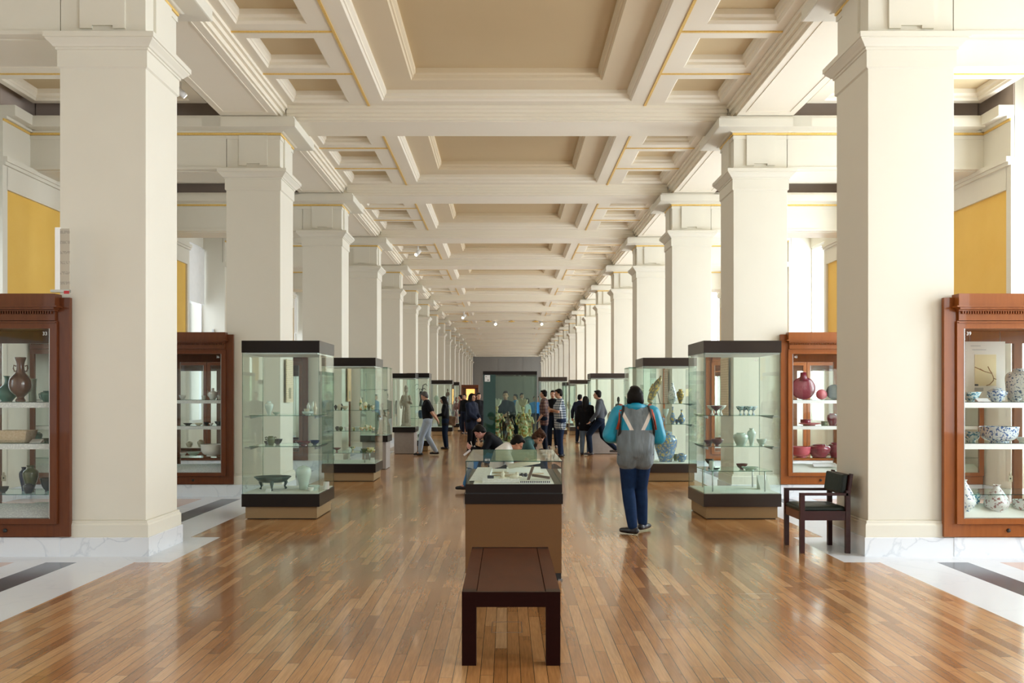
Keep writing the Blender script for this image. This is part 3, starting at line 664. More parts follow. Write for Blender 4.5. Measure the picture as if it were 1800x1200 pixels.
def spot(label, x, y, z, dx, dy, sc_=1.0):
    t = thing('spotlight', label, 'spotlight', (x, y, z), 0, 'small ceiling spotlights')
    MB().tube([(0, 0, 0), (0, 0, -.10*sc_)], .012*sc_).build('stem', WHITE, t)
    a = Vector((0, 0, -.12*sc_)); d = Vector((dx, dy, -.6)).normalized()
    MB().tube([a-d*.06*sc_, a+d*.08*sc_], .04*sc_, 14).build('lamp_body', WHITE, t)
    MB().tube([a+d*.081*sc_, a+d*.086*sc_], .030*sc_, 12).build('bulb', LAMP, t)
spot('small white spotlight beside the beam right of the nearest left pier', -4.80, 13.9, 6.205, .6, .4, 1.1)
spot('lit white spotlight far down the nave ceiling, left one', px(870, 55.5), 55.5, 6.208, .2, -.8, 2.4)
spot('lit white spotlight far down the nave ceiling, right one', px(951, 55.5), 55.5, 6.208, .2, -.8, 2.4)
spot('small white spotlight on the nave ceiling above the fourth left pier', px(745, 31), 29, 6.2, -.4, -.6, 1.6)
spot('small pale spotlight at the left end of a far nave beam', px(815, 48.8), 49.2, 5.99, -.4, -.8, 2.0)
for i, p in enumerate((821, 860, 899, 939, 979)):
    b = MB(); x = px(p, 57); b.lathe([(0, 0), (.08, .02), (.11, .06), (.06, .10), (.0, .12)], (0, 0, 0), 12)
    for q in range(6): b.ell((.12*math.cos(q*PI/3), .12*math.sin(q*PI/3), .05), (.07, .07, .03))
    o = tagb(b, 'gilded_rosette', GOLD, '%s of five gilded rosettes across the far ceiling beam' % ['leftmost', 'second from left', 'middle one', 'fourth from left', 'rightmost'][i], 'rosette', 'gilded rosettes on the far beam'); o.location = (x, Y0+BAY*8+.3, 5.868)
for s, k in ((-1, 2), (1, 1)):
    b = MB(); b.box(-.02, .02, -.05, .05, 0, .22); tag(b.build('wall_switch_box', M('pale_grey_plastic', (.55,.56,.56), .5), None, (s*(XW+.3), WIN[k+3][1]-.02, 3.18 if s < 0 else 3.3)), 'small grey box on the %s window jamb' % side[s], 'switch box')

# ---------------------------------------------------------------- ceramics and other exhibits
PR = dict(
 vase=[(0,0),(.45,0),(.42,.03),(.5,.15),(.78,.4),(.97,.6),(1,.68),(.92,.78),(.55,.87),(.42,.91),(.42,.95),(.56,1),(.48,1),(.34,.94),(.3,.88)],
 bottle=[(0,0),(.5,0),(.55,.04),(.9,.2),(1,.32),(.85,.46),(.5,.6),(.26,.7),(.2,.85),(.24,.95),(.36,1),(.3,1),(.14,.93)],
 pear=[(0,0),(.5,0),(.52,.04),(.9,.18),(1,.32),(.88,.48),(.55,.7),(.27,.88),(.22,.94),(.32,1),(.26,1),(.15,.93)],
 bowl=[(0,0),(.36,0),(.34,.12),(.45,.16),(.72,.4),(.92,.75),(1,1),(.96,1),(.86,.74),(.62,.42),(.3,.24),(0,.22)],
 deep=[(0,0),(.5,0),(.48,.1),(.7,.16),(.92,.4),(.97,.75),(1,1),(.96,1),(.92,.75),(.86,.42),(.6,.2),(0,.16)],
 stem=[(0,0),(.34,0),(.3,.06),(.16,.2),(.15,.42),(.3,.5),(.72,.72),(1,1),(.95,1),(.66,.74),(0,.58)],
 dish=[(0,0),(.5,0),(.5,.2),(.8,.55),(1,1),(.96,1),(.76,.62),(0,.36)],
 jar=[(0,0),(.58,0),(.6,.04),(.82,.28),(.98,.56),(1,.7),(.88,.86),(.6,.93),(.56,.96),(.6,1),(.52,1),(.48,.93)],
 meiping=[(0,0),(.58,0),(.58,.05),(.62,.2),(.8,.42),(.95,.58),(1,.7),(.96,.82),(.75,.92),(.4,.965),(.26,.975),(.3,1),(.22,1),(.2,.97)],
 drum=[(0,0),(.72,0),(.78,.05),(.88,.3),(.95,.62),(.95,.74),(.85,.84),(.6,.9),(.42,.92),(.40,.97),(.45,1),(.38,1),(.34,.93)],
 cup=[(0,0),(.6,0),(.62,.08),(.86,.3),(.95,.7),(1,1),(.94,1),(.88,.7),(.76,.3),(0,.12)],
 tall=[(0,0),(.85,0),(.9,.04),(.9,.9),(1,.95),(1,1),(.9,1),(.82,.92)],
 ginger=[(0,0),(.55,0),(.56,.03),(.72,.2),(.93,.45),(1,.62),(.95,.75),(.7,.83),(.5,.85),(.5,.88),(.62,.885),(.6,.91),(.4,.95),(.12,.965),(.1,.98),(.14,.99),(.0,1)],
 bulb=[(0,0),(.42,0),(.45,.03),(.30,.09),(.36,.12),(.85,.24),(1,.38),(.9,.52),(.45,.64),(.36,.70),(.33,.85),(.48,.97),(.5,1),(.42,1),(.26,.86)],
 stupa=[(0,0),(.8,0),(.8,.06),(.5,.1),(.7,.3),(.9,.45),(.6,.6),(.4,.64),(.5,.72),(.2,.85),(.08,.97),(0,1)])
CEL = M('celadon_glaze', (.42, .52, .42), .12, coat=.6, var=.08); PALE = M('pale_celadon_glaze', (.62, .70, .63), .12, coat=.6, var=.04)
WHT = M('white_porcelain', (.80, .78, .72), .15, coat=.5, var=.03); CRM = M('cream_glaze', (.66, .58, .42), .2, coat=.4)
OLIVE = M('olive_glaze', (.10, .12, .055), .18, coat=.5, var=.25); BRZ = M('green_bronze', (.035, .06, .05), .4, metal=.4, c2=(.07, .12, .10))
BRN = M('brown_lustre_glaze', (.085, .032, .018), .2, coat=.6, c2=(.15, .06, .03)); RED = M('oxblood_glaze', (.16, .035, .035), .2, coat=.5, var=.15)
MAR = M('maroon_lacquer', (.20, .015, .035), .25, coat=.4, var=.2, scale=25, bump=.4); PNK = M('pink_red_lacquer', (.52, .10, .13), .3, var=.2, scale=25)
DRK = M('dark_glaze', (.02, .02, .022), .2, coat=.5); TEAL = M('teal_glaze', (.10, .26, .22), .15, coat=.5, var=.2); BLU = M('dark_blue_glaze', (.02, .035, .10), .15, coat=.5)
BW = patch_mat('blue_and_white', (.66, .73, .76), [(.03, .11, .33)], 48, thr=.53); BWT = patch_mat('turquoise_and_white', (.62, .76, .76), [(.03, .22, .36)], 46, thr=.51)
BWL = patch_mat('fine_blue_and_white', (.72, .76, .74), [(.07, .14, .26)], 50, thr=.56); RW = patch_mat('copper_red_and_white', (.68, .70, .68), [(.28, .13, .12)], 36, thr=.55)
CLO = patch_mat('cloisonne', (.10, .20, .36), [(.35, .40, .44), (.52, .40, .10)], 20, thr=.56); SAN = patch_mat('three_colour_glaze', (.78, .62, .30), [(.50, .16, .03), (.10, .19, .05), (.90, .80, .62)], 10, thr=.52)
SANG = patch_mat('green_and_cream_glaze', (.72, .68, .36), [(.16, .26, .08), (.88, .80, .60), (.55, .27, .05)], 10, thr=.55)
GLD = patch_mat('mottled_gilt', (.20, .17, .10), [(.55, .36, .07)], 22, thr=.5); STRW = M('woven_straw', (.45, .30, .16), .7, scale=60, c2=(.75, .62, .45), bump=.8)
ROCK = M('weathered_stone', (.33, .27, .20), .8, scale=20, c2=(.52, .46, .37), bump=.6); CHAR = M('dark_patinated_metal', (.02, .018, .016), .4, scale=12, var=.3)
def smooth_prof(p, n):
    if n < 2: return p
    out = []
    for i in range(len(p)-1):
        a, b, c, d = p[max(i-1, 0)], p[i], p[i+1], p[min(i+2, len(p)-1)]
        L_ = math.hypot(c[0]-b[0], c[1]-b[1])
        for j in range(n):
            t = j/n
            if L_ < .12: out.append((b[0]+(c[0]-b[0])*t, b[1]+(c[1]-b[1])*t)); continue
            f = lambda k: .5*((2*b[k])+(-a[k]+c[k])*t+(2*a[k]-5*b[k]+4*c[k]-d[k])*t*t+(-a[k]+3*b[k]-3*c[k]+d[k])*t**3)
            out.append((min(max(f(0), 0), 1.05), min(max(f(1), 0), 1.0)))
    return out+[p[-1]]
def ware(prof, p, d, z, wpx, hpx, mat, label, cat, name=None, group=None, extra=None):
    w_ = wpx*d/F/2; h = hpx*d/F
    mb = MB(); mb.lathe([(max(r*w_, .0004), q*h) for r, q in smooth_prof(PR[prof], 3 if wpx > 9 else 1)], seg=28 if wpx > 9 else 14)
    o = mb.build(name or {'dish': 'dish', 'bowl': 'bowl', 'deep': 'bowl', 'stem': 'stem_cup', 'cup': 'cup', 'jar': 'jar', 'ginger': 'lidded_jar', 'tall': 'tall_jar', 'stupa': 'ornament'}.get(prof, 'vase'), mat, None, (px(p, d), d, z+.0005))
    if extra:
        for nm, pts, r in extra:
            MB().tube([(a*w_, 0, b_*h) for a, b_ in pts], r*w_, 8).build(nm, mat, o)
    return tag(o, label, cat, group)
def card(p, d, z, wpx, label, rot=.5, mat=None, dep=.07):
    w_ = wpx*d/F/2; b = MB(); b.add([(-w_, 0, 0), (w_, 0, 0), (w_, dep, dep*rot), (-w_, dep, dep*rot), (w_, dep, 0), (-w_, dep, 0)], [(0, 1, 2, 3), (3, 2, 4, 5), (0, 3, 5), (1, 4, 2), (0, 5, 4, 1)])
    o = b.build('caption_card', mat or WHITE, None, (px(p, d), d, z+.0005)); return tag(o, label, 'caption')
EAR = [('handle', [(.42, .80), (.62, .82), (.66, .75), (.55, .68), (.40, .69)], .06), ('handle', [(-.42, .80), (-.62, .82), (-.66, .75), (-.55, .68), (-.40, .69)], .06)]
# -- nearest left mahogany case (front 9.40)
Z1, Z2, Z3 = 1.543, 1.128, .612
ware('bulb', 36, 9.62, Z1, 38, 78, BRN, 'brown two-handled bulbous vase on the top shelf of the left mahogany case', 'vase', extra=EAR)
ware('bottle', 12, 9.85, Z1, 34, 45, TEAL, 'green-necked vase left of the brown vase in the left mahogany case', 'vase')
ware('tall', 57, 9.95, Z1, 15, 40, CEL, 'tall green cylindrical jar behind the brown vase', 'jar')
ware('jar', 84, 9.75, Z1, 26, 19, TEAL, 'small turquoise jug at the right end of the top shelf, left mahogany case', 'jug', 'jug', extra=[('handle', [(-.85, .85), (-1.2, .7), (-1.1, .35), (-.8, .2)], .08)])
b = MB(); b.rects(0, 0, [(-.02, 0), (0, .03), (.022, .12), (.024, .125), (.014, .125), (.0, .06)], hx=.145, hy=.10, cap=True); o = b.build('straw_basket', STRW, None, (px(28, 9.62), 9.62, Z2), .006); tag(o, 'rough oblong cream basket-like vessel on the middle shelf, left mahogany case', 'vessel')
ware('jar', 66, 9.85, Z2, 16, 16, TEAL, 'teal jar right of the oblong vessel in the left mahogany case', 'jar')
ware('dish', 82, 9.8, Z2, 16, 6, OLIVE, 'low olive dish at the right end of the middle shelf', 'dish')
card(61, 9.55, Z2, 20, 'white caption card beside the oblong vessel')
ware('vase', 54, 9.72, Z3, 26, 47, OLIVE, 'olive green vase with dark roundels on the low glass shelf, left mahogany case', 'vase')
ware('vase', 42, 9.85, Z3, 16, 42, BLU, 'dark blue vase behind the olive vase', 'vase')
ware('jar', 50, 9.6, Z3, 18, 17, DRK, 'small round dark jar in front of the olive vase', 'jar')
ware('bowl', 84, 9.78, Z3, 26, 24, DRK, 'dark patterned bowl at the right of the low shelf', 'bowl')
ware('bowl', 6, 9.66, Z3, 18, 11, DRK, 'small black bowl at the left of the low shelf', 'bowl')
ware('dish', 87, 9.58, Z3, 9, 5, TEAL, 'tiny pale green dish before the dark patterned bowl', 'dish')
# -- nearest right mahogany case
t = thing('exhibition_panel', 'cream panel with a flowering-branch picture hanging in the right mahogany case', 'panel', (px(1732, 9.98), 9.98, pz(704, 9.98)))
ww, hh = px(1767, 9.98)-px(1697, 9.98), pz(600, 9.98)-pz(704, 9.98)
MB().box(-ww/2, ww/2, 0, .012, 0, hh).build('board', M('cream_board', (.80, .74, .64), .6, var=.02), t)
pc = MB().box(-ww*.27, ww*.27, -.003, -.0005, hh*.25, hh*.78).build('picture', M('aged_yellow_silk', (.80, .66, .38), .7), t)
br = MB(); 
for pts in ([(-.27, .57), (-.05, .5), (.16, .46), (.2, .40), (.2, .34), (.1, .27), (.02, .255)], [(.06, .58), (.12, .5), (.17, .46)], [(-.14, .54), (0, .485)], [(.2, .38), (.27, .36)]):
    br.tube([(a*ww, -.004, b_*hh) for a, b_ in pts], .004, 6)
br.build('painted_branch', M('russet_ink', (.42, .22, .10), .7), pc)
MB().box(-ww*.27, -ww*.18, -.004, -.0031, hh*.25, hh*.28).build('painted_rock', INK, pc)
rd = MB(); rd.box(-ww*.37, -ww*.12, -.002, 0, hh*.92, hh*.93); rd.box(-ww*.33, ww*.02, -.002, 0, hh*.855, hh*.865); rd.box(-ww*.27, -ww*.05, -.002, 0, hh*.16, hh*.22); rd.build('printed_lines', M('grey_print', (.45, .42, .38), .7), t)
MB().tube([(-ww/2+.05, .01, hh), (-ww/2+.05, .01, hh+.11)], .002, 5).tube([(ww/2-.05, .01, hh), (ww/2-.05, .01, hh+.11)], .002, 5).build('hanging_wires', STEEL, t)
ware('bowl', 1706, 9.66, Z1, 34, 17, BWT, 'turquoise-blue painted bowl on the top shelf by the frame, right mahogany case', 'bowl')
ware('ginger', 1752, 9.62, Z1, 29, 25, BW, 'small blue and white lidded teapot on the top shelf, right mahogany case', 'teapot', 'teapot', extra=[('spout', [(.8, .4), (1.15, .5), (1.3, .7)], .12), ('handle', [(-.8, .3), (-1.15, .4), (-1.1, .7), (-.7, .75)], .08)])
ware('drum', 1792, 9.72, Z1, 48, 58, BWL, 'large blue and white vase with flower sprays on the top shelf', 'vase')
card(1731, 9.5, Z1, 22, 'white caption card left of the blue and white teapot')
ware('dish', 1788, 9.55, Z1, 16, 6, BWL, 'small blue and white dish in front of the large vase', 'dish')
ware('deep', 1756, 9.62, Z2, 64, 28, BW, 'wide blue and white basin with a flower scroll on the middle shelf', 'basin', 'basin')
ware('deep', 1706, 9.84, Z2, 30, 17, BWT, 'low blue and white bowl left of the wide basin', 'bowl')
ware('dish', 1797, 9.66, Z2, 20, 9, WHT, 'pale dish right of the wide blue and white basin', 'dish')
ware('pear', 1752, 9.60, .43, 42, 47, RW, 'pear-shaped vase with russet leaves at the bottom of the right mahogany case', 'vase')
ware('pear', 1694, 9.60, .43, 40, 56, BWL, 'blue and white pear vase cut off by the frame, right mahogany case', 'vase')
ware('cup', 1712, 9.72, .48, 22, 22, BWT, 'blue and white cup behind the left pear vase', 'cup')
ware('deep', 1797, 9.62, .43, 32, 20, RW, 'russet and grey bowl at the far right bottom of the case', 'bowl')
card(1739, 9.50, .40, 26, 'white caption card before the russet-leaf vase'); card(1798, 9.50, .40, 24, 'white caption card before the russet and grey bowl')
for s in (-1, 1):
    p, yy = ((1773.5, 838) if s > 0 else (9, 837))
    d = 10.17; t = thing('hanging_lock', 'small cream padlock on the rear door stile of the %s mahogany case' % side[s], 'padlock', (px(p, d), d-.02, pz(yy+8, d)))
    MB().box(-.022, .022, -.012, .0, 0, .065).build('lock_body', CRM, t, bevel=.004); MB().ell((0, -.006, .08), (.012, .008, .018)).build('shackle', CRM, t); MB().ell((0, -.013, .035), (.009, .003, .009)).build('keyhole', BLACK, t)
# -- second left mahogany case (front 15.02)
D = 15.25
ware('jar', 374, D, Z1, 16, 15, WHT, 'white two-handled lidded vessel on the top shelf of the second left mahogany case', 'vessel', 'vessel', extra=[('handle', [(.7, .8), (1.15, 1.1), (1.2, .6), (.9, .35)], .09), ('handle', [(-.7, .8), (-1.15, 1.1), (-1.2, .6), (-.9, .35)], .09), ('lid_knob', [(0, .95), (0, 1.35)], .3)])
ware('bowl', 321, D, Z1, 12, 8, WHT, 'small white bowl at the left of the top shelf, second left mahogany case', 'bowl'); ware('cup', 358, D+.1, Z1, 8, 7, WHT, 'tiny white cup left of the two-handled vessel', 'cup'); ware('jar', 387, D+.05, Z1, 8, 9, WHT, 'tiny white jar right of the two-handled vessel', 'jar')
for i, (p, w_, h, m, lb) in enumerate(((330, 16, 4, DRK, 'black flat dish at the left'), (349, 14, 4, CRM, 'cream flat dish second'), (363, 10, 6, DRK, 'dark small bowl in the middle'), (371, 8, 4, WHT, 'white small dish'), (384, 14, 7, DRK, 'dark wide bowl at the right'))):
    ware('dish', p, D-.03*(i % 2), Z2, w_, h, m, '%s on the middle shelf, second left mahogany case' % lb, 'dish', group='small dishes on the middle shelf')
ware('deep', 373, D, Z3+.02, 40, 21, WHT, 'large white footed bowl on the low shelf, second left mahogany case', 'bowl')
ware('dish', 340, D+.05, Z3+.02, 23, 7, CEL, 'flat celadon plate left of the large white bowl', 'plate', 'plate'); ware('dish', 322, D+.02, Z3+.02, 12, 6, WHT, 'pale small dish near the left edge of the low shelf', 'dish')
ware('ginger', 353, D+.38, Z3+.14, 12, 14, CRM, 'small yellow lidded jar behind the white bowl', 'jar'); ware('ginger', 333, D+.38, Z3+.14, 12, 11, CRM, 'small yellow covered pot behind the celadon plate', 'pot')
# -- second right mahogany case
def lobed(p, d, z, w, h, mat, label, neck=True):
    t = thing('lacquer_flask', label, 'flask', (px(p, d), d, z)); a = w*d/F/2; q = h*d/F; r = a
    MB().ell((0, 0, min(r, q*.42)), (r, .05, min(r, q*.42)), seg=24).build('body', mat, t)
    if neck: MB().tube([(0, 0, q*.7), (0, 0, q*.85), (0, 0, q)], [r*.4, r*.26, r*.24], 12).build('neck', mat, t)
    return t
lobed(1412, D, Z1, 44, 48, MAR, 'big maroon carved flask with a tall neck on the top shelf, second right mahogany case')
lobed(1444, D-.05, Z1, 20, 22, PNK, 'round pink dish standing on edge beside the maroon flask', False)
lobed(1466, D, Z1, 28, 32, DRK, 'dark round flask partly hidden by the right pier', False)
ware('tall', 1416, D-.04, Z2+.043, 20, 6, MAR, 'flat maroon lacquer box on the middle shelf, second right mahogany case', 'box', 'lacquer_box'); ware('dish', 1423, D-.04, Z2, 40, 4.5, PNK, 'pinkish red tray below the maroon box', 'tray', 'tray')
ware('jar', 1463, D, Z2, 18, 21, MAR, 'round maroon jar at the right of the middle shelf', 'jar'); ware('tall', 1449, D, Z2, 12, 7, OLIVE, 'small olive box left of the round maroon jar', 'box', 'small_box')
ware('deep', 1408, D, Z3, 34, 19, PNK, 'crimson lacquer bowl at the left of the low shelf', 'bowl'); ware('jar', 1440, D, Z3, 40, 23, MAR, 'wide glossy maroon covered bowl on the low shelf', 'bowl'); ware('jar', 1467, D+.1, Z3, 22, 25, MAR, 'maroon bowl partly hidden by the pier on the low shelf', 'bowl')
card(1451, D-.1, .47, 40, 'large white caption card at the bottom of the second right mahogany case', .8)
# -- nearest left glass case (12.25-13.3)
ware('vase', 473, 12.72, 1.35, 15, 24, PALE, 'pale celadon baluster vase on the upper shelf, nearest left glass case', 'vase')
ware('bowl', 485.5, 12.62, 1.35, 13, 5, CEL, 'small celadon bowl beside the baluster vase', 'bowl')
ware('deep', 541, 12.66, 1.35, 20, 6, PALE, 'shallow pale bowl at the right of the upper shelf, nearest left glass case', 'bowl')
ware('bowl', 539, 12.9, 1.35, 10, 10, CRM, 'small cream cup behind the shallow pale bowl', 'cup', 'cup')
ware('vase', 542, 13.02, 1.35, 6, 20, WHT, 'slender white vase at the back right of the upper shelf', 'vase'); ware('pear', 550, 12.95, 1.35, 10, 23, PALE, 'pale ewer next to the slender white vase', 'ewer', 'ewer'); ware('stupa', 554, 12.8, 1.35, 8, 24, CRM, 'cream ornament with a pointed tip, right end of the upper shelf', 'ornament')
ware('jar', 476, 12.62, .945, 15, 16, OLIVE, 'olive green covered jar on the middle shelf, nearest left glass case', 'jar', extra=[('handle', [(.9, .9), (1.3, .85), (1.2, .6), (.9, .6)], .15), ('handle', [(-.9, .9), (-1.3, .85), (-1.2, .6), (-.9, .6)], .15)])
ware('bowl', 488, 12.75, .945, 17, 10, DRK, 'dark flared bowl behind the olive jar', 'bowl'); ware('dish', 469, 12.8, .945, 10, 6, DRK, 'dark small dish left of the olive jar', 'dish')
ware('dish', 533, 12.6, .945, 28, 7, RED, 'reddish pale dish at the right of the middle shelf', 'dish'); ware('bowl', 553, 12.75, .945, 18, 8, BLU, 'dark blue bowl at the right end of the middle shelf', 'bowl')
t = thing('tripod_dish', 'wide green bronze basin on curved feet at the bottom of the nearest left glass case', 'basin', (px(479.5, 12.72), 12.72, .343))
R0 = 32*12.72/F; b = MB(); b.lathe([(.001, .10), (R0*.55, .10), (R0*.75, .115), (R0*.85, .14), (R0, .17), (R0, .178), (R0*.93, .178), (R0*.8, .15), (R0*.5, .125), (.001, .12)], seg=32); b.build('bowl', BRZ, t)
for i in range(3):
    a = math.radians(-80+120*i); c_, s_ = math.cos(a), math.sin(a)
    MB().tube([(R0*.70*c_, R0*.70*s_, .125), (R0*.80*c_, R0*.80*s_, .09), (R0*.72*c_, R0*.72*s_, .04), (R0*.80*c_, R0*.80*s_, .006)], [.03, .024, .013, .018], 10).build('foot', BRZ, t)
ware('meiping', 534, 12.75, .343, 27, 42, PALE, 'tall pale celadon vase with rounded shoulders at the bottom of the nearest left glass case', 'vase')
ware('deep', 546, 12.5, .343, 12, 7, WHT, 'small white water pot before the pale celadon vase', 'pot', 'water_pot'); ware('dish', 552, 12.62, .343, 22, 9, PALE, 'pale green dish right of the celadon vase', 'dish')
card(572, 12.75, .343, 10, 'white caption card leaning at the right end of the nearest left glass case', 1.4); card(470, 12.42, .343, 9, 'tiny caption card under the bronze basin')
# -- nearest right glass case
for p, d, m, lb in ((1252, 12.85, WHT, 'white left'), (1259, 12.60, RED, 'red-footed middle'), (1267, 12.92, WHT, 'white right')):
    ware('stem', p, d, 1.35, 20, 16, m, '%s stem cup of three on the upper shelf, nearest right glass case' % lb, 'stem cup', group='pale stem cups')

for i, (p, m, lb) in enumerate(((1301, BWT, 'leftmost'), (1308, BW, 'second'), (1316, BWT, 'third'), (1324, BW, 'rightmost'))):
    ware('stem', p, 12.66+.08*(i % 2), 1.35, 15, 15, m, '%s blue and white stem cup in the row of four, upper shelf' % lb, 'stem cup', group='blue and white stem cups')
ware('bowl', 1261, 12.6, .945, 22, 11, RED, 'dull red conical bowl on the middle shelf, nearest right glass case', 'bowl'); ware('dish', 1246, 12.75, .945, 18, 8, RED, 'dark red saucer left of the conical bowl', 'saucer')
ware('jar', 1302, 12.7, .945, 26, 21, PALE, 'rounded pale celadon jar on the middle shelf', 'jar'); ware('vase', 1321, 12.75, .945, 15, 29, PALE, 'pale celadon vase with a flared mouth beside the jar', 'vase'); ware('bowl', 1339, 12.6, .945, 18, 11, PALE, 'small pale green bowl at the right of the middle shelf', 'bowl')
ware('stem', 1247, 12.75, .62, 16, 17, DRK, 'black ladle-shaped cup at the left of the low shelf', 'cup'); ware('cup', 1251, 12.55, .62, 9, 16, PALE, 'pale tapering beaker beside the black cup', 'beaker', 'beaker'); ware('dish', 1259, 12.6, .62, 15, 3, DRK, 'small black saucer on the low shelf', 'saucer')
ware('bowl', 1304, 12.65, .62, 20, 10, RED, 'dark red bowl in the middle of the low shelf', 'bowl'); ware('dish', 1318, 12.5, .62, 30, 6, CEL, 'flat pale green dish right of the dark red bowl', 'dish'); ware('dish', 1324, 12.8, .62, 18, 3, RED, 'thin red saucer at the back right of the low shelf', 'saucer')
card(1346, 12.7, .343, 18, 'pale sloping caption block at the bottom right of the nearest right glass case', .9, LINEN, .2)
text_mesh('24', .045, WHITE, bpy.data.objects['glass_display_case.001'], (px(1328, 12.25)-3.055, -.53, pz(635, 12.25)))
# -- second left glass case (17.7-18.75)
rw = [(590, 6, 9, DRK, 'vase', 'black slim vase'), (597, 9, 10, CRM, 'jar', 'cream jar'), (599, 6, 7, DRK, 'jar', 'small black jar'), (600.5, 5, 11, DRK, 'vase', 'slim dark vase'), (606, 12, 7, CRM, 'bowl', 'cream bowl')]
for p, w_, h, m, pr, lb in rw: ware(pr, p, 18.1, 1.335, w_, h, m, lb+' at the left end of the upper shelf, second left glass case', 'vase' if pr == 'vase' else pr, group='small wares at the left of the upper shelf')
rw = [(634, 7, 25, SAN, 'stupa', 'tall mottled figure-like ornament'), (642, 8, 14, SANG, 'jar', 'mottled green jar'), (648.5, 6, 10, OLIVE, 'vase', 'dark olive vase'), (655, 7, 8, SAN, 'bowl', 'mottled brown bowl')]
for p, w_, h, m, pr, lb in rw: ware(pr, p, 18.1, 1.335, w_, h, m, lb+' at the right of the upper shelf, second left glass case', {'stupa': 'ornament', 'vase': 'vase', 'jar': 'jar', 'bowl': 'bowl'}[pr], group='small wares at the right of the upper shelf')
rw = [(593, 8, 7, DRK, 'jar', 'black pot'), (599, 8, 7, OLIVE, 'jar', 'olive pot'), (609, 8, 7, WHT, 'cup', 'pale cup'), (622, 8, 5, SANG, 'dish', 'green dish'), (628, 10, 7, PALE, 'bowl', 'pale bowl'), (636, 10, 6, SAN, 'bowl', 'amber bowl'), (644, 7, 10, SAN, 'jar', 'amber jar'), (650.5, 7, 9, SANG, 'jar', 'green and amber jar'), (656, 8, 6, SAN, 'bowl', 'amber small bowl')]
for i, (p, w_, h, m, pr, lb) in enumerate(rw): ware(pr, p, 18.1-.12*(i % 3), .945, w_, h, m, lb+' on the middle shelf, second left glass case', pr if pr != 'dish' else 'dish', group='small wares on the middle shelf')
rw = [(592, 16, 8, RED, 'stem', 'dark red stem bowl'), (614, 7, 8, PALE, 'cup', 'pale cup'), (620, 10, 10, SAN, 'stem', 'orange stem cup'), (640, 12, 7, OLIVE, 'bowl', 'olive bowl'), (646, 10, 6, SAN, 'bowl', 'amber bowl'), (651, 14, 9, SANG, 'bowl', 'green mottled bowl'), (657, 8, 5, SAN, 'dish', 'amber dish')]
for i, (p, w_, h, m, pr, lb) in enumerate(rw): ware(pr, p, 18.0-.1*(i % 2), .53, w_, h, m, lb+' on the low shelf, second left glass case', {'stem': 'stem cup'}.get(pr, pr), group='wares on the low shelf of the second left case')
card(654, 17.95, .343, 7, 'white folded caption card at the bottom of the second left glass case', 1.2)
# -- second right glass case
t = thing('gilt_fish_vessel', 'slanting green and gilt fish-shaped vessel above the turquoise-jacketed visitor', 'vessel', (px(1150, 18.15), 18.15, 1.461))
RR = Matrix.Rotation(.45, 3, 'Y'); MB().ell((0, 0, .25), (.075, .06, .26), rot=RR).build('body', GLD, t); MB().tube([(.07, 0, .38), (.115, 0, .46), (.13, 0, .53)], [.06, .035, .02], 10).build('head', GLD, t); MB().tube([(-.05, 0, .05), (-.09, 0, .0)], [.04, .05], 10).build('tail', GLD, t); MB().obox((-.05, .0, .3), (.05, .012, .16), RR).build('fin', GLD, t)
MB().tube([(.05, .03, .3), (.12, .05, .0)], .007, 6).build('support_rod', CHAR, t)
ware('pear', 1182, 18.3, 1.46, 17, 36, BWL, 'tall pale vase behind the peach panel, upper shelf, second right glass case', 'vase'); ware('vase', 1196, 18.1, 1.46, 14, 25, GLD, 'green and gilt vase with a slim neck on the upper shelf, second right glass case', 'vase')
ware('bottle', 1182.5, 18.1, 1.07, 10, 30, CLO, 'slender enamel bottle on the middle shelf, second right glass case', 'bottle', 'bottle'); ware('bottle', 1198, 18.1, 1.07, 13, 25, CLO, 'dark long-necked enamel bottle at the right of the middle shelf', 'bottle', 'bottle')
ware('stem', 1170, 18.2, 1.07, 12, 26, PALE, 'pale tall stemmed vessel on the middle shelf, second right glass case', 'vessel', 'stemmed_vessel'); ware('jar', 1163, 18.1, 1.07, 10, 12, CLO, 'small gilt and blue jar beside the turquoise sleeve', 'jar'); ware('jar', 1190, 18.2, 1.07, 7, 8, CLO, 'tiny blue jar between the two enamel bottles', 'jar')
ware('ginger', 1170, 18.15, .343, 40, 56, CLO, 'big blue dragon jar with domed lid in the second right glass case', 'jar')
ware('jar', 1198, 18.1, .343, 18, 15, CLO, 'squat enamel pot right of the big dragon jar', 'pot', 'pot'); ware('jar', 1188, 18.35, .343, 10, 12, OLIVE, 'dark small pot behind the squat enamel pot', 'pot', 'pot')

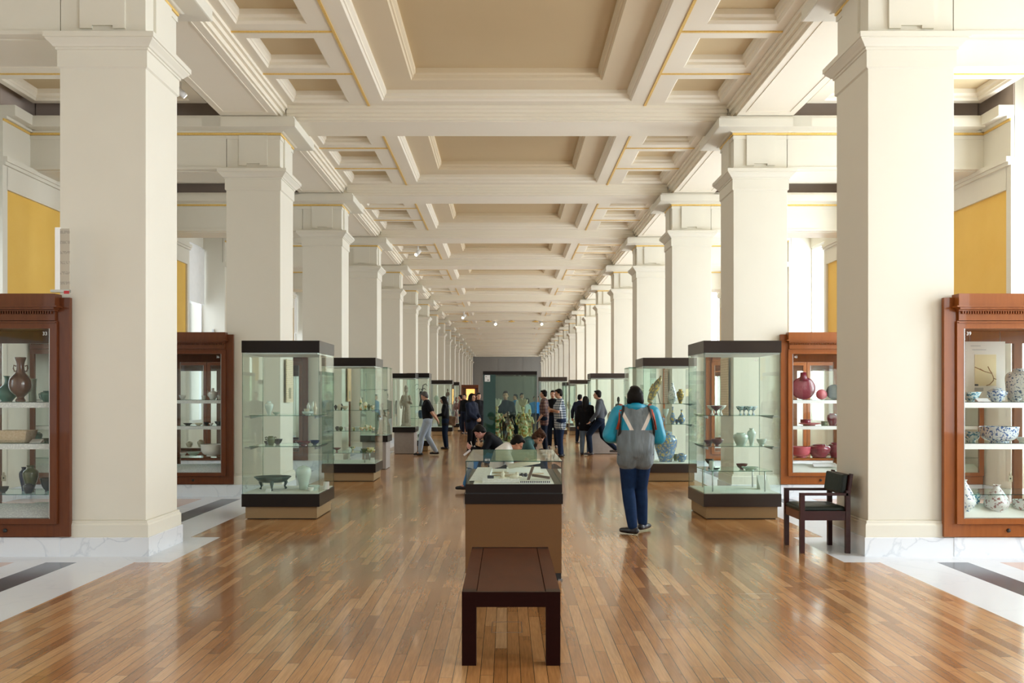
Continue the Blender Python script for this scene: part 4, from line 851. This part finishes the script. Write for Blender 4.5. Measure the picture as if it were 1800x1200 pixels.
# -- sculptures
def figure(label, p, d, z, hpx, mat, arms=1, crown=True, width=1.0, seed=0, base=True, name='standing_figure'):
    rnd = random.Random(seed); h = hpx*d/F; k = h; x = px(p, d)
    t = thing(name, label, 'sculpture', (x, d, z)); vx = max(.006, h/90)
    b = MB()
    sway = .03*k*(1 if seed % 2 else -1)
    pts = [(0, 0, .08*k), (sway*.5, 0, .25*k), (sway, 0, .45*k), (0, 0, .62*k), (-sway*.3, 0, .76*k)]
    b.tube(pts, [.11*k*width, .10*k*width, .085*k*width, .10*k*width, .06*k*width], 14, flat=.75)
    b.cap2((0, 0, .76*k), (0, 0, .82*k), .035*k, .03*k); b.ell((0, -.005*k, .88*k), (.052*k, .055*k, .065*k))
    for s_ in (-1, 1):
        e = (s_*.15*k*width, -.02*k, .56*k); b.cap2((s_*.09*k*width, 0, .73*k), e, .035*k, .03*k)
        w_ = (s_*.12*k*width, -.12*k, (.62 if arms and s_ > 0 else .45)*k); b.cap2(e, w_, .03*k, .02*k); b.ell(w_, (.022*k, .022*k, .028*k))
    for i in range(5): a = i*1.3+seed; b.tube([(.09*k*width*math.cos(a), .07*k*math.sin(a), .6*k), (.10*k*width*math.cos(a+.4), .08*k*math.sin(a+.4), .35*k), (.12*k*width*math.cos(a+.5), .09*k*math.sin(a+.5), .08*k)], .018*k, 8)
    skin(b, 'body', mat, t, vx, 3)
    if crown: MB().lathe([(.05*k, .92*k), (.045*k, .95*k), (.03*k, .97*k), (.035*k, .985*k), (.001, 1.0*k)], seg=12).build('headdress', mat, t)
    if base: MB().lathe([(.13*k*width, 0), (.15*k*width, .02*k), (.12*k*width, .05*k), (.13*k*width, .085*k), (.1, .09*k)], seg=18).build('pedestal', mat, t)
    return t
def skin(mb, name, mat, parent, vox=.015, smooth=5):
    me = mb.mesh('tmp', mat); o = bpy.data.objects.new('tmp', me); COL.objects.link(o)
    r = o.modifiers.new('r', 'REMESH'); r.mode = 'VOXEL'; r.voxel_size = vox; r.use_smooth_shade = True
    m = o.modifiers.new('s', 'SMOOTH'); m.iterations = smooth; m.factor = .5
    bpy.context.view_layer.update()
    n = bpy.data.meshes.new_from_object(o.evaluated_get(bpy.context.evaluated_depsgraph_get())); bpy.data.objects.remove(o); bpy.data.meshes.remove(me)
    n.materials.clear(); n.materials.append(mat); n.name = name
    o = bpy.data.objects.new(name, n); COL.objects.link(o); o.parent = parent
    return o
figure('pale carved stone standing figure on the grey stone block, left side', 714, 26.6, .753, 72, ROCK, width=.9, seed=1)
t = thing('antlered_sculpture', 'dark sculpture with curling antlers left of the man in the dark polo', 'sculpture', (px(740, 27.95), 27.95, 1.301)); k = .62
b = MB(); b.tube([(0, 0, 0), (.01, 0, .2), (0, 0, .34)], [.07, .04, .045], 10); b.ell((0, -.02, .38), (.05, .06, .06)); skin(b, 'body', CHAR, t, .01)
for s_, q in ((-1, .8), (1, 1.0)):
    MB().tube([(s_*.02, 0, .42), (s_*.05, 0, .52), (s_*.02+.04, 0, .62*q), (s_*.02+.12, 0, .66*q), (s_*.02+.17, 0, .60*q)], [.018, .016, .013, .011, .008], 8).build('antler', CHAR, t)
ware('jar', 739.5, 27.95, .951, 10, 14, BLU, 'dark blue jar on the middle shelf below the antlered sculpture', 'jar'); ware('ginger', 740, 27.95, .313, 12, 12, OLIVE, 'round dark covered pot at the bottom of the antlered sculpture case', 'pot', 'pot')
figure('dark bronze sculpture with a raised arm in the broad right-hand case', 1087, 26.6, .753, 52, CHAR, width=.75, seed=2, crown=True)
ware('jar', 1075, 26.5, .753, 15, 26, ROCK, 'grey stone head-like block left of the dark bronze sculpture', 'stone piece', 'stone_piece'); ware('jar', 1093, 26.4, .753, 10, 20, ROCK, 'smaller grey round stone piece right of the dark bronze sculpture', 'stone piece', 'stone_piece')
figure('small mottled grey figure in the slim left glass tower', 672, 21, .753, 56, ROCK, width=.9, seed=3)
figure('brown slender figure in the distant case by the woman with the bag', 787, 39, 1.3, 26, BRN, width=.8, seed=4, base=False)
figure('reddish standing figure in the farthest narrow left case', 802, 44.1, .343, 46, RED, width=.5, seed=5)
ware('jar', 774, 39, .343, 14, 20, OLIVE, 'dark round vessel at the bottom of the distant left case', 'vessel', 'vessel'); ware('vase', 767, 39, 1.3, 9, 14, CEL, 'green vase on the shelf of the distant left case', 'vase')
for i, (p, h, m, lb) in enumerate(((1012, 12, CRM, 'cream'), (1019, 15, WHT, 'white'), (1024, 10, SAN, 'orange'))): ware('stupa', p, 39.4, 1.2, 4.5, h, m, lb+' little ornament on the shelf of the distant right case', 'ornament', group='little ornaments in the distant right case')
ware('jar', 1013, 39.4, .343, 12, 14, SANG, 'green and yellow jar at the bottom of the distant right case', 'jar'); ware('vase', 1000, 44.4, 1.0, 8, 12, CRM, 'pale ornament on a stand in the farthest right case', 'ornament')
# tomb figures in the central case
figure('glazed tomb guardian with a white crested head, left in the central green case', 873, 22.6, .513, 66, SAN, width=1.35, seed=6, name='tomb_guardian')
figure('glazed tomb guardian with a cream crested head, right in the central green case', 919, 22.7, .513, 66, SANG, width=1.25, seed=7, name='tomb_guardian')
figure('small glazed attendant with a pale face in the middle of the central case', 897, 22.3, .513, 40, SAN, width=1.0, seed=8, crown=False, name='tomb_attendant')
figure('dark glazed attendant between the two tomb guardians', 893, 23.0, .513, 52, BRN, width=1.3, seed=9, name='tomb_attendant')
figure('green and brown glazed attendant near the right edge of the central case', 931, 22.9, .513, 56, SANG, width=.85, seed=10, name='tomb_attendant')
for i, (p, m, lb) in enumerate(((874, WHT, 'white'), (919, CRM, 'cream'))):
    b = MB(); x = px(p, 22.6)
    for q in (-.10, -.03, .05, .11): b.tube([(0, 0, 0), (q*.7, 0, .08), (q, 0, .17+.02*math.cos(q*30))], [.05, .045, .018], 8)
    o = skin(b, 'flame_crest', m, bpy.data.objects['tomb_guardian' if i == 0 else 'tomb_guardian.001'], .012); o.location = (0, 0, .86)
t = thing('lit_wooden_cabinet', 'distant wooden cabinet with a glowing amber interior on the left of the hall', 'cabinet', (px(826, 46), 46, 0))
MB().box(-.42, .42, 0, .5, 0, .3).box(-.42, .42, 0, .5, 2.0, 2.15).box(-.42, -.36, 0, .5, .3, 2.0).box(.36, .42, 0, .5, .3, 2.0).box(-.36, .36, .44, .5, .3, 2.0).build('carcass', MAHOG, t)
g = bpy.data.materials.new('amber_glow'); g.use_nodes = True; g.node_tree.nodes['Principled BSDF'].inputs['Emission Color'].default_value = (1, .45, .08, 1); g.node_tree.nodes['Principled BSDF'].inputs['Emission Strength'].default_value = 1.4
MB().box(-.2, .22, .40, .43, 1.2, 1.95).build('lit_panel', g, t); MB().box(-.36, .36, .0, .008, .3, 2.0, 0, 1).build('glass_front', [CLEAR, GEDGE], t)

# ---------------------------------------------------------------- people
SKINM = M('skin', (.52, .28, .18), .5, var=.05); SKIN2 = M('warm_skin', (.48, .23, .14), .5, var=.05); HAIR = M('black_hair', (.010, .008, .007), .45, scale=60, var=.4, spec=.08); HAIRB = M('brown_hair', (.05, .022, .012), .45, scale=60, var=.4, spec=.08); HAIRG = M('greying_hair', (.03, .026, .024), .6, scale=80, c2=(.12, .105, .10))
JEANS = M('blue_denim', (.006, .018, .060), .85, spec=.15, scale=18, c2=(.012, .036, .10)); JEANSD = M('dark_denim', (.006, .012, .028), .85, spec=.15, scale=18, var=.3); JEANSL = M('pale_blue_denim', (.30, .38, .50), .8, scale=12, c2=(.40, .48, .58)); JEANSG = M('grey_denim', (.10, .14, .19), .8, scale=18, var=.25)
BLKC = M('black_cloth', (.006, .006, .008), .8, var=.3, spec=.15); NAVY = M('navy_cloth', (.008, .012, .030), .75, var=.3, spec=.2); GREYC = M('charcoal_cloth', (.045, .052, .062), .8, var=.2); WHC = M('white_cotton', (.74, .72, .68), .7)
BROWNB = patch_mat('brown_checked_bag', (.16, .085, .045), [(.23, .14, .08)], 8, rough=.6, coat=0); SHOE = M('black_leather_shoe', (.012, .012, .016), .35); EYE = M('dark_eye', (.015, .01, .008), .2); LIP = M('lips', (.40, .13, .10), .5)
BLUEC = M('bright_blue_cloth', (.02, .22, .60), .7); SUIT = M('black_suit', (.006, .006, .008), .7, spec=.2); TURQ = M('turquoise_nylon', (.0, .25, .42), .42, scale=9, c2=(.01, .33, .50), bump=.3)
def plaid(name, base, c1, c2, sx, sz):
    m, N, L = newmat(name); b = N['Principled BSDF']; b.inputs['Roughness'].default_value = .8
    tc = N.new('ShaderNodeTexCoord'); sp = N.new('ShaderNodeSeparateXYZ'); L.new(tc.outputs['Object'], sp.inputs[0])
    u = math_(N, L, 'ADD', sp.outputs[0], sp.outputs[1])
    fx = math_(N, L, 'GREATER_THAN', math_(N, L, 'FRACT', math_(N, L, 'DIVIDE', u, sx)), .52); fz = math_(N, L, 'GREATER_THAN', math_(N, L, 'FRACT', math_(N, L, 'DIVIDE', sp.outputs[2], sz)), .52)
    m1 = N.new('ShaderNodeMix'); m1.data_type = 'RGBA'; m1.inputs[6].default_value = col4(base); m1.inputs[7].default_value = col4(c1); L.new(math_(N, L, 'MAXIMUM', fx, fz), m1.inputs[0])
    m2 = N.new('ShaderNodeMix'); m2.data_type = 'RGBA'; m2.inputs[7].default_value = col4(c2); L.new(m1.outputs[2], m2.inputs[6]); L.new(math_(N, L, 'MULTIPLY', fx, fz), m2.inputs[0])
    L.new(m2.outputs[2], b.inputs['Base Color']); return m
CHECK = plaid('white_navy_check', (.66, .68, .70), (.22, .27, .33), (.02, .035, .06), .062, .062); MPLAID = plaid('dark_maroon_plaid', (.04, .018, .018), (.10, .035, .03), (.17, .11, .08), .09, .09)
def jacket_mat():
    # grey back panel, two pale stripes converging downwards, turquoise yoke outside them
    m, N, L = newmat('grey_turquoise_nylon'); b = N['Principled BSDF']; b.inputs['Roughness'].default_value = .42
    tc = N.new('ShaderNodeTexCoord'); sp = N.new('ShaderNodeSeparateXYZ'); L.new(tc.outputs['Object'], sp.inputs[0])
    ax = math_(N, L, 'ABSOLUTE', math_(N, L, 'ADD', sp.outputs[0], -.003)); z = sp.outputs[2]
    dd = math_(N, L, 'SUBTRACT', ax, math_(N, L, 'MULTIPLY_ADD', math_(N, L, 'SUBTRACT', z, 1.22), .50, .045))
    up = math_(N, L, 'GREATER_THAN', z, 1.215); top = math_(N, L, 'GREATER_THAN', z, 1.485)
    stripe = math_(N, L, 'MULTIPLY', up, math_(N, L, 'MULTIPLY', math_(N, L, 'GREATER_THAN', dd, 0), math_(N, L, 'LESS_THAN', dd, .046)))
    yoke = math_(N, L, 'MAXIMUM', top, math_(N, L, 'MULTIPLY', up, math_(N, L, 'GREATER_THAN', dd, .046)))
    nz = N.new('ShaderNodeTexNoise'); nz.inputs['Scale'].default_value = 5; mp = N.new('ShaderNodeMapping'); mp.inputs['Scale'].default_value = (3, 3, .8); L.new(tc.outputs['Object'], mp.inputs[0]); L.new(mp.outputs[0], nz.inputs['Vector'])
    g = N.new('ShaderNodeMix'); g.data_type = 'RGBA'; g.inputs[6].default_value = (.085, .105, .115, 1); g.inputs[7].default_value = (.19, .24, .27, 1); L.new(nz.outputs['Fac'], g.inputs[0])
    a = N.new('ShaderNodeMix'); a.data_type = 'RGBA'; L.new(g.outputs[2], a.inputs[6]); a.inputs[7].default_value = (.0, .27, .44, 1); L.new(yoke, a.inputs[0])
    c = N.new('ShaderNodeMix'); c.data_type = 'RGBA'; L.new(a.outputs[2], c.inputs[6]); c.inputs[7].default_value = (.72, .66, .60, 1); L.new(stripe, c.inputs[0])
    L.new(c.outputs[2], b.inputs['Base Color'])
    bp = N.new('ShaderNodeBump'); bp.inputs['Strength'].default_value = .6; bp.inputs['Distance'].default_value = .03; L.new(nz.outputs['Fac'], bp.inputs['Height']); L.new(bp.outputs[0], b.inputs['Normal'])
    return m
JACKET = jacket_mat()
BASE = dict(pel=(0, 0, .97), ch=(0, .01, 1.28), nk=(0, 0, 1.47), hd=(0, .03, 1.62),
    hL=(-.09, 0, .93), kL=(-.10, .02, .50), aL=(-.10, -.03, .085), hR=(.09, 0, .93), kR=(.10, .02, .50), aR=(.10, -.03, .085),
    sL=(-.18, 0, 1.40), eL=(-.23, -.03, 1.12), wL=(-.235, .04, .88), sR=(.18, 0, 1.40), eR=(.23, -.03, 1.12), wR=(.235, .04, .88))
def person(label, x, y, rz, H, pose=None, top=BLKC, trou=JEANS, hair=HAIR, sk=SKINM, sleeves='long', longhair=False, pitch=0, yaw=0, fat=1.0, vox=.013, z0=0, shoes=SHOE, hem=0, hand_curl=1, puff=0, group=None, toe=(None, None), face=True, sleeve_mat=None, shoulder=1.0):
    J = {k: Vector(v) for k, v in BASE.items()}
    for k, v in (pose or {}).items(): J[k] = Vector(v)
    for k in ('sL', 'sR'): J[k].x *= shoulder
    k = H/1.75
    t = thing('person', label, 'person', (x, y, z0), math.radians(rz), group); t.scale = (k, k, k)
    side_ = (J['sR']-J['sL']).normalized(); hs = (J['hR']-J['hL']).normalized()
    def torso(b, g):
        f = fat
        b.cap2(J['pel'], J['ch'], (.105+g)*f, (.112+g)*f); b.cap2(J['ch'], J['nk']-(J['nk']-J['ch'])*.25, .115*f+g, .085+g)
        for s_, S in ((-1, 'sL'), (1, 'sR')):
            b.cap2(J['pel']+hs*.062*s_*f, J['ch']+side_*.075*s_*f, (.092+g)*f, (.10+g)*f); b.cap2(J['ch']+side_*.075*s_*f, J[S], .098*f+g, .052+g); b.cap2(J['nk']-(J['nk']-J['ch'])*.12, J[S], .05+g*.8, .048+g)
    def legs(b, g, to=1.0):
        for s_ in 'LR':
            h_, kn, an = J['h'+s_], J['k'+s_], J['a'+s_]
            b.cap2(J['pel'], h_, .10*fat+g, .092*fat+g); b.cap2(h_, kn, .084*fat+g, .055+g); b.cap2(kn, kn+(an-kn)*.35, .055+g, .054+g); b.cap2(kn+(an-kn)*.35, kn+(an-kn)*to, .054+g, .036+g)
    def arms(b, g, to_w=1.0):
        for s_ in 'LR':
            S, E, W_ = J['s'+s_], J['e'+s_], J['w'+s_]
            if to_w > 0: b.cap2(S, E, .050+g, .042+g); b.cap2(E, E+(W_-E)*to_w, .042+g, .030+g)
            else: b.cap2(S, S+(E-S)*.72, .052+g, .050+g)
    Rh = Matrix.Rotation(math.radians(yaw), 3, 'Z')@Matrix.Rotation(-math.radians(pitch), 3, 'X'); hd = J['hd']
    P = lambda a, b_, c: hd+Rh@Vector((a, b_, c))
    b = MB(); torso(b, 0); legs(b, 0); arms(b, 0)
    b.cap2(J['nk']-(J['nk']-J['ch'])*.2, hd+Rh@Vector((0, -.02, -.05)), .055, .05)
    b.ell(P(0, -.008, .035), (.072, .090, .088), rot=Rh); b.ell(P(0, .03, -.04), (.058, .062, .068), rot=Rh); b.ell(P(0, .055, -.075), (.032, .032, .025), rot=Rh)
    b.ell(P(0, .098, -.012), (.013, .018, .022), rot=Rh); b.ell(P(0, .078, .022), (.05, .018, .014), rot=Rh)
    for s_ in (-1, 1): b.ell(P(s_*.074, -.005, -.005), (.012, .020, .030), rot=Rh)
    for s_, nm in ((-1, 'L'), (1, 'R')):
        w_ = J['w'+nm]; u = (w_-J['e'+nm]).normalized(); sd = u.cross(Vector((0, 1, 0)))
        if sd.length < .2: sd = u.cross(Vector((0, 0, 1)))
        sd.normalize(); nn = sd.cross(u); nn = nn if nn.dot(Vector((-s_, .3, 0))) > 0 else -nn
        for q in (-.022, 0, .022): b.cap2(w_, w_+u*.075+sd*q, .022, .017, 8)
        for q, L_ in ((-.033, .058), (-.011, .072), (.011, .068), (.033, .052)):
            a0 = w_+u*.078+sd*q; a1 = a0+u*L_*.5+nn*.012*hand_curl; a2 = a1+u*L_*.4+nn*.026*hand_curl
            b.cap2(a0, a1, .0105, .0095, 8); b.cap2(a1, a2, .0095, .008, 8)
        th = -1 if sd.dot(Vector((0, 1, 0))) < 0 else 1
        a0 = w_+u*.03+sd*th*.025; a1 = a0+sd*th*.03+u*.03+nn*.01; b.cap2(a0, a1, .013, .011, 8); b.cap2(a1, a1+u*.03+nn*.01, .011, .009, 8)
        an = J['a'+nm]; b.cap2(an, an+Vector((0, .08, -.04)), .035, .03)
    body = skin(b, 'body', sk, t, min(vox, .012), 3)
    b = MB(); torso(b, .017+puff)
    if hem: b.cap2(J['pel']+hs*.05+Vector((0, 0, 0)), J['hR']+(J['kR']-J['hR']).normalized()*hem, .120*fat+puff*.8, .108*fat+puff*.6); b.cap2(J['pel']-hs*.05, J['hL']+(J['kL']-J['hL']).normalized()*hem, .120*fat+puff*.8, .108*fat+puff*.6)
    if sleeve_mat: sb = MB(); arms(sb, .022+puff, .93); skin(sb, 'sleeves', sleeve_mat, t, vox, 4)
    else: arms(b, .016+puff*.7, {'long': .95, 'short': 0, 'elbow': .25}[sleeves])
    skin(b, 'jacket' if (puff or sleeves == 'long') else 'shirt', top, t, vox, 5)
    b = MB(); legs(b, .024, .97); skin(b, 'trousers', trou, t, vox, 4)
    b = MB()
    for s_, td in zip('LR', toe):
        an = J['a'+s_]; d_ = Vector(td or (0, 1, 0)).normalized(); fl_ = Vector((an.x, an.y, max(an.z-.045, .04)))
        b.cap2(fl_-d_*.045, fl_+d_*.07+Vector((0, 0, -.004)), .040, .037); b.cap2(fl_+d_*.07, fl_+d_*.155+Vector((0, 0, -.006)), .037, .030); b.cap2(fl_, fl_+Vector((0, 0, .06)), .04, .038)
    skin(b, 'shoes', shoes, t, min(vox, .012), 3)
    b = MB()
    b.ell(P(0, -.026, .052), (.084, .092, .088), rot=Rh); b.ell(P(0, -.055, .0), (.078, .058, .085), rot=Rh); b.ell(P(0, .048, .098), (.060, .042, .026), rot=Rh)
    if longhair:
        dn = P(0, -.075, -.03); b.cap2(P(0, -.05, .03), dn+Vector((0, -.02, -.15)), .085, .085); b.cap2(dn+Vector((0, -.02, -.12)), dn+Vector((0, -.03, -.34)), .085, .055)
        for s_ in (-1, 1): b.cap2(P(s_*.062, .0, .03), P(s_*.075, -.02, -.12), .035, .035); b.cap2(P(s_*.075, -.02, -.12), P(s_*.08, -.03, -.12)+Vector((0, 0, -.16)), .035, .025)
    else:
        for s_ in (-1, 1): b.ell(P(s_*.07, -.02, .02), (.016, .04, .05), rot=Rh)
    skin(b, 'hair', hair, t, vox, 3)
    if face:
        for s_ in (-1, 1): MB().ell(P(s_*.030, .086, .006), (.013, .008, .006), rot=Rh, seg=10).build('eye', EYE, t)
        MB().ell(P(0, .088, -.052), (.022, .008, .006), rot=Rh, seg=10).build('mouth', LIP, t)
    t['P'] = 0; del t['P']
    return t, P, J
# the visitor in the turquoise and grey jacket, seen from behind
t, P, J = person('person in turquoise and grey jacket and jeans walking away, right of centre', 1.50, 11.03, 0, 1.74,
    dict(hd=(0, .05, 1.60), nk=(0, .01, 1.46), pel=(0, 0, .98), kL=(-.075, .10, .52), aL=(-.045, -.10, .09), kR=(.085, .16, .52), aR=(.11, .18, .10), eL=(-.285, .06, 1.15), wL=(-.12, .30, 1.12), eR=(.275, .06, 1.13), wR=(.10, .30, 1.12)),
    top=JACKET, trou=JEANS, hair=HAIR, puff=.034, vox=.011, hem=.07, fat=1.07, sleeve_mat=TURQ, pitch=-18, toe=((-.6, .5, 0), (.55, .7, 0)), shoulder=1.05)
b = MB(); b.ell(P(0, -.04, .02), (.100, .09, .108)); b.cap2(P(-.05, -.06, -.03), P(-.045, -.065, -.075), .055, .045); b.cap2(P(.05, -.06, -.03), P(.045, -.065, -.075), .055, .045); skin(b, 'bobbed_hair', HAIR, t, .011, 4)
MB().tube([(-.085, -.045, 1.475), (0, -.10, 1.485), (.085, -.045, 1.475), (.07, .05, 1.49), (-.07, .05, 1.49), (-.085, -.045, 1.475)], [.032]*6, 10, 0, 1.3).build('collar', TURQ, t)
for s_ in (-1, 1):
    st = MB(); st.tube([(s_*.165, .10, 1.30), (s_*.165, .085, 1.43), (s_*.17, .0, 1.505), (s_*.185, -.085, 1.44), (s_*.205, -.12, 1.32), (s_*.215, -.09, 1.22)], .026, 10, flat=.45)
    st.build('rucksack_strap', M('orange_red_strap', (.45, .06, .02), .6), t)
    st = MB(); st.tube([(s_*.145, -.04, 1.495), (s_*.16, -.105, 1.44), (s_*.185, -.137, 1.32), (s_*.20, -.12, 1.20), (s_*.20, -.02, 1.10)], .016, 8, flat=.5); st.build('black_strap_edge', BLACK, t)
# man with dark polo shirt
person('man in black polo shirt and pale jeans, hands behind his back, facing left', px(752, 25.6), 25.6, 90, 1.76,
    dict(hd=(0, .09, 1.58), nk=(0, .03, 1.46), ch=(0, .03, 1.27), kL=(-.09, .16, .50), aL=(-.09, .20, .085), kR=(.09, .02, .50), aR=(.09, -.22, .10), eL=(-.22, -.13, 1.14), wL=(-.07, -.26, .95), eR=(.22, -.13, 1.14), wR=(.05, -.26, .95)),
    top=BLKC, trou=JEANSL, hair=HAIRG, sleeves='short', pitch=25, fat=1.15, vox=.016)
bt = person('woman with long black hair and a brown shoulder bag, facing left', px(783, 28.6), 28.6, 85, 1.62,
    dict(hd=(0, .07, 1.59), eL=(-.22, .04, 1.14), wL=(-.15, .22, 1.10), eR=(.22, .05, 1.14), wR=(.14, .22, 1.10)), top=BLKC, trou=JEANSD, longhair=True, pitch=15, vox=.017, hem=.12)[0]
MB().obox((.22, -.12, .93), (.14, .40, .30), Matrix.Rotation(.15, 3, 'X')).build('shoulder_bag', BROWNB, bt, bevel=.03); MB().tube([(.22, -.02, 1.06), (.12, .0, 1.45), (-.05, -.12, 1.42), (.20, -.22, 1.05)], .014, 8).build('bag_strap', JEANSL, bt)
person('woman in a dark jacket with dark hair behind the bending boy, face turned right', px(829, 27.0), 27.0, -125, 1.68, dict(eL=(-.20, .05, 1.14), wL=(-.10, .22, 1.02), eR=(.20, .05, 1.14), wR=(.06, .22, 1.00)), top=NAVY, trou=BLKC, longhair=True, vox=.017, hem=.18, puff=.02)
person('person in dark clothes before the glowing wooden cabinet', px(817, 40), 40, 150, 1.70, top=BLKC, trou=NAVY, vox=.022, face=True)
person('dark-haired person partly hidden at the left edge of the green case', px(841, 33), 33, 200, 1.72, top=BLKC, trou=BLKC, vox=.02)
person('person in red-brown top standing far back on the left', px(810, 43), 43, 90, 1.66, top=M('red_brown_cloth', (.16, .05, .04), .8), trou=JEANSD, vox=.022)
# bending seated visitors on the far bench
t, P, J = person('boy in black jacket bending over and writing on his knee, facing left', px(886, 15.6), 15.95, 90, 1.70,
    dict(pel=(0, 0, .56), ch=(0, .15, .82), nk=(0, .31, .97), hd=(0, .42, 1.02), hL=(-.09, .03, .53), hR=(.09, .03, .53), kL=(-.12, .48, .62), aL=(-.16, .66, .12), kR=(.12, .46, .60), aR=(.14, .52, .12), sL=(-.17, .24, .93), sR=(.17, .24, .93), eL=(-.22, .36, .68), wL=(-.12, .55, .74), eR=(.22, .36, .68), wR=(.08, .56, .76)),
    top=BLKC, trou=M('bright_blue_jeans', (.03, .16, .36), .8), pitch=48, vox=.013, hand_curl=1.5, sk=M('pinkish_skin', (.60, .30, .24), .5))
MB().obox((-.02, .60, .70), (.22, .03, .24), Matrix.Rotation(.9, 3, 'X')).build('notepad', M('white_paper', (.86, .87, .90), .6), t)
MB().tube([(.02, .58, .86), (.0, .55, .76)], .007, 6).build('pen', WHC, t)
person('person in white shirt bending down beyond the table case, facing right', px(872, 14.1), 14.1, -90, 1.66,
    dict(pel=(0, 0, .56), ch=(0, .08, .77), nk=(0, .20, .90), hd=(0, .33, .94), hL=(-.09, .03, .50), hR=(.09, .03, .50), kL=(-.12, .42, .56), aL=(-.14, .44, .10), kR=(.12, .42, .56), aR=(.14, .44, .10), sL=(-.16, .15, .80), sR=(.16, .15, .80), eL=(-.22, .24, .58), wL=(-.10, .42, .64), eR=(.22, .24, .58), wR=(.10, .42, .64)),
    top=WHC, trou=JEANSD, sleeves='short', pitch=42, vox=.012, sk=SKIN2)
tt, P, J = person('person with brown curly hair and glasses bending beside the white-shirted one', px(905, 15.2), 15.2, -90, 1.66,
    dict(pel=(0, 0, .56), ch=(0, .12, .80), nk=(0, .28, .95), hd=(0, .40, .99), hL=(-.09, .03, .53), hR=(.09, .03, .53), kL=(-.12, .48, .60), aL=(-.14, .50, .10), kR=(.12, .46, .58), aR=(.14, .50, .10), sL=(-.16, .22, .90), sR=(.16, .22, .90), eL=(-.22, .34, .66), wL=(-.10, .52, .68), eR=(.22, .34, .66), wR=(.10, .52, .68)),
    top=M('teal_shirt', (.03, .09, .09), .8), trou=JEANSD, hair=HAIRB, pitch=50, vox=.013)
b = MB()
for i in range(26): a = i*2.4; b.ell(P(.085*math.cos(a), -.02+.07*math.sin(a), .02+.09*math.sin(i*.9)), (.032, .032, .032), seg=8, rings=6)
skin(b, 'curls', HAIRB, tt, .013, 2)
b = MB(); b.tube([P(-.07, .02, .01), P(-.06, .10, .005), P(0, .112, .01), P(.06, .10, .005), P(.07, .02, .01)], .004, 6); b.build('glasses', BLACK, tt)
# group of three men
person('man in dark maroon plaid shirt facing left, in the group of three', px(957, 27.6), 27.6, 80, 1.78, dict(wR=(.22, .12, .92), eR=(.25, -.06, 1.12), wL=(-.22, .12, .92)), top=MPLAID, trou=JEANSD, sleeves='elbow', vox=.016, hem=.14, puff=.01)
person('man in black top facing the camera between the two shirted men', px(972, 29), 29, 170, 1.78, top=BLKC, trou=JEANSD, vox=.017)
person('heavy man in white and navy checked shirt with folded arms', px(985, 24.9), 24.9, 95, 1.80,
    dict(hd=(0, .05, 1.61), eL=(-.24, .10, 1.16), wL=(.02, .26, 1.22), eR=(.24, .10, 1.16), wR=(-.02, .27, 1.18), ch=(0, .03, 1.25), aL=(-.11, .02, .085), aR=(.11, -.05, .085)), top=CHECK, trou=M('mid_denim', (.010, .020, .050), .85, spec=.15), sleeves='short', fat=1.28, vox=.015, hem=.14, pitch=8)
# group right of them
person('man in dark blue jacket seen from behind, holding a yellow thing', px(1019, 32), 32, -40, 1.66, dict(eL=(-.30, -.02, 1.15), wL=(-.34, .02, .92)), top=NAVY, trou=JEANSD, vox=.018, puff=.02, hem=.08)
person('woman with long black hair in a black coat and grey jeans', px(1029, 25.8), 25.78, -20, 1.60, dict(kR=(.1, .1, .50)), top=BLKC, trou=JEANSG, longhair=True, vox=.016, puff=.02, hem=.14)
person('man in charcoal jumper striding left, back leg stretched', px(1055, 25.6), 25.6, 75, 1.77,
    dict(hd=(0, .08, 1.61), kL=(-.09, .30, .54), aL=(-.09, .24, .09), kR=(.09, -.06, .50), aR=(.09, -.42, .16), pel=(0, 0, .95), eR=(.24, -.10, 1.13), wR=(.22, .02, .90), eL=(-.24, .05, 1.12), wL=(-.22, .22, .92)), top=GREYC, trou=JEANSD, vox=.015, shoes=M('grey_white_shoe', (.10, .10, .11), .5))
# visitors seen through the central case
person('man in a black suit facing the camera behind the central green case', px(889, 25.4), 25.6, 172, 1.74, dict(wL=(-.1, .2, 1.1), wR=(.1, .2, 1.1)), top=SUIT, trou=SUIT, hair=HAIRB, vox=.015)
person('person in bright blue top far behind the central case, leftmost of three', px(907, 38), 38, 120, 1.68, top=BLUEC, trou=JEANSD, vox=.022)
person('person in white top with a dark strap far behind the central case', px(917, 37), 37, 200, 1.72, top=WHC, trou=JEANSD, vox=.022)
person('person in pale blue shirt far behind the central case', px(927, 36), 36, 60, 1.52, top=M('pale_blue_cotton', (.48, .58, .66), .8), trou=JEANSD, vox=.022)
person('person in bright blue top at the right side behind the central case', px(940, 38.5), 38.5, 180, 1.60, top=BLUEC, trou=JEANSD, vox=.022)
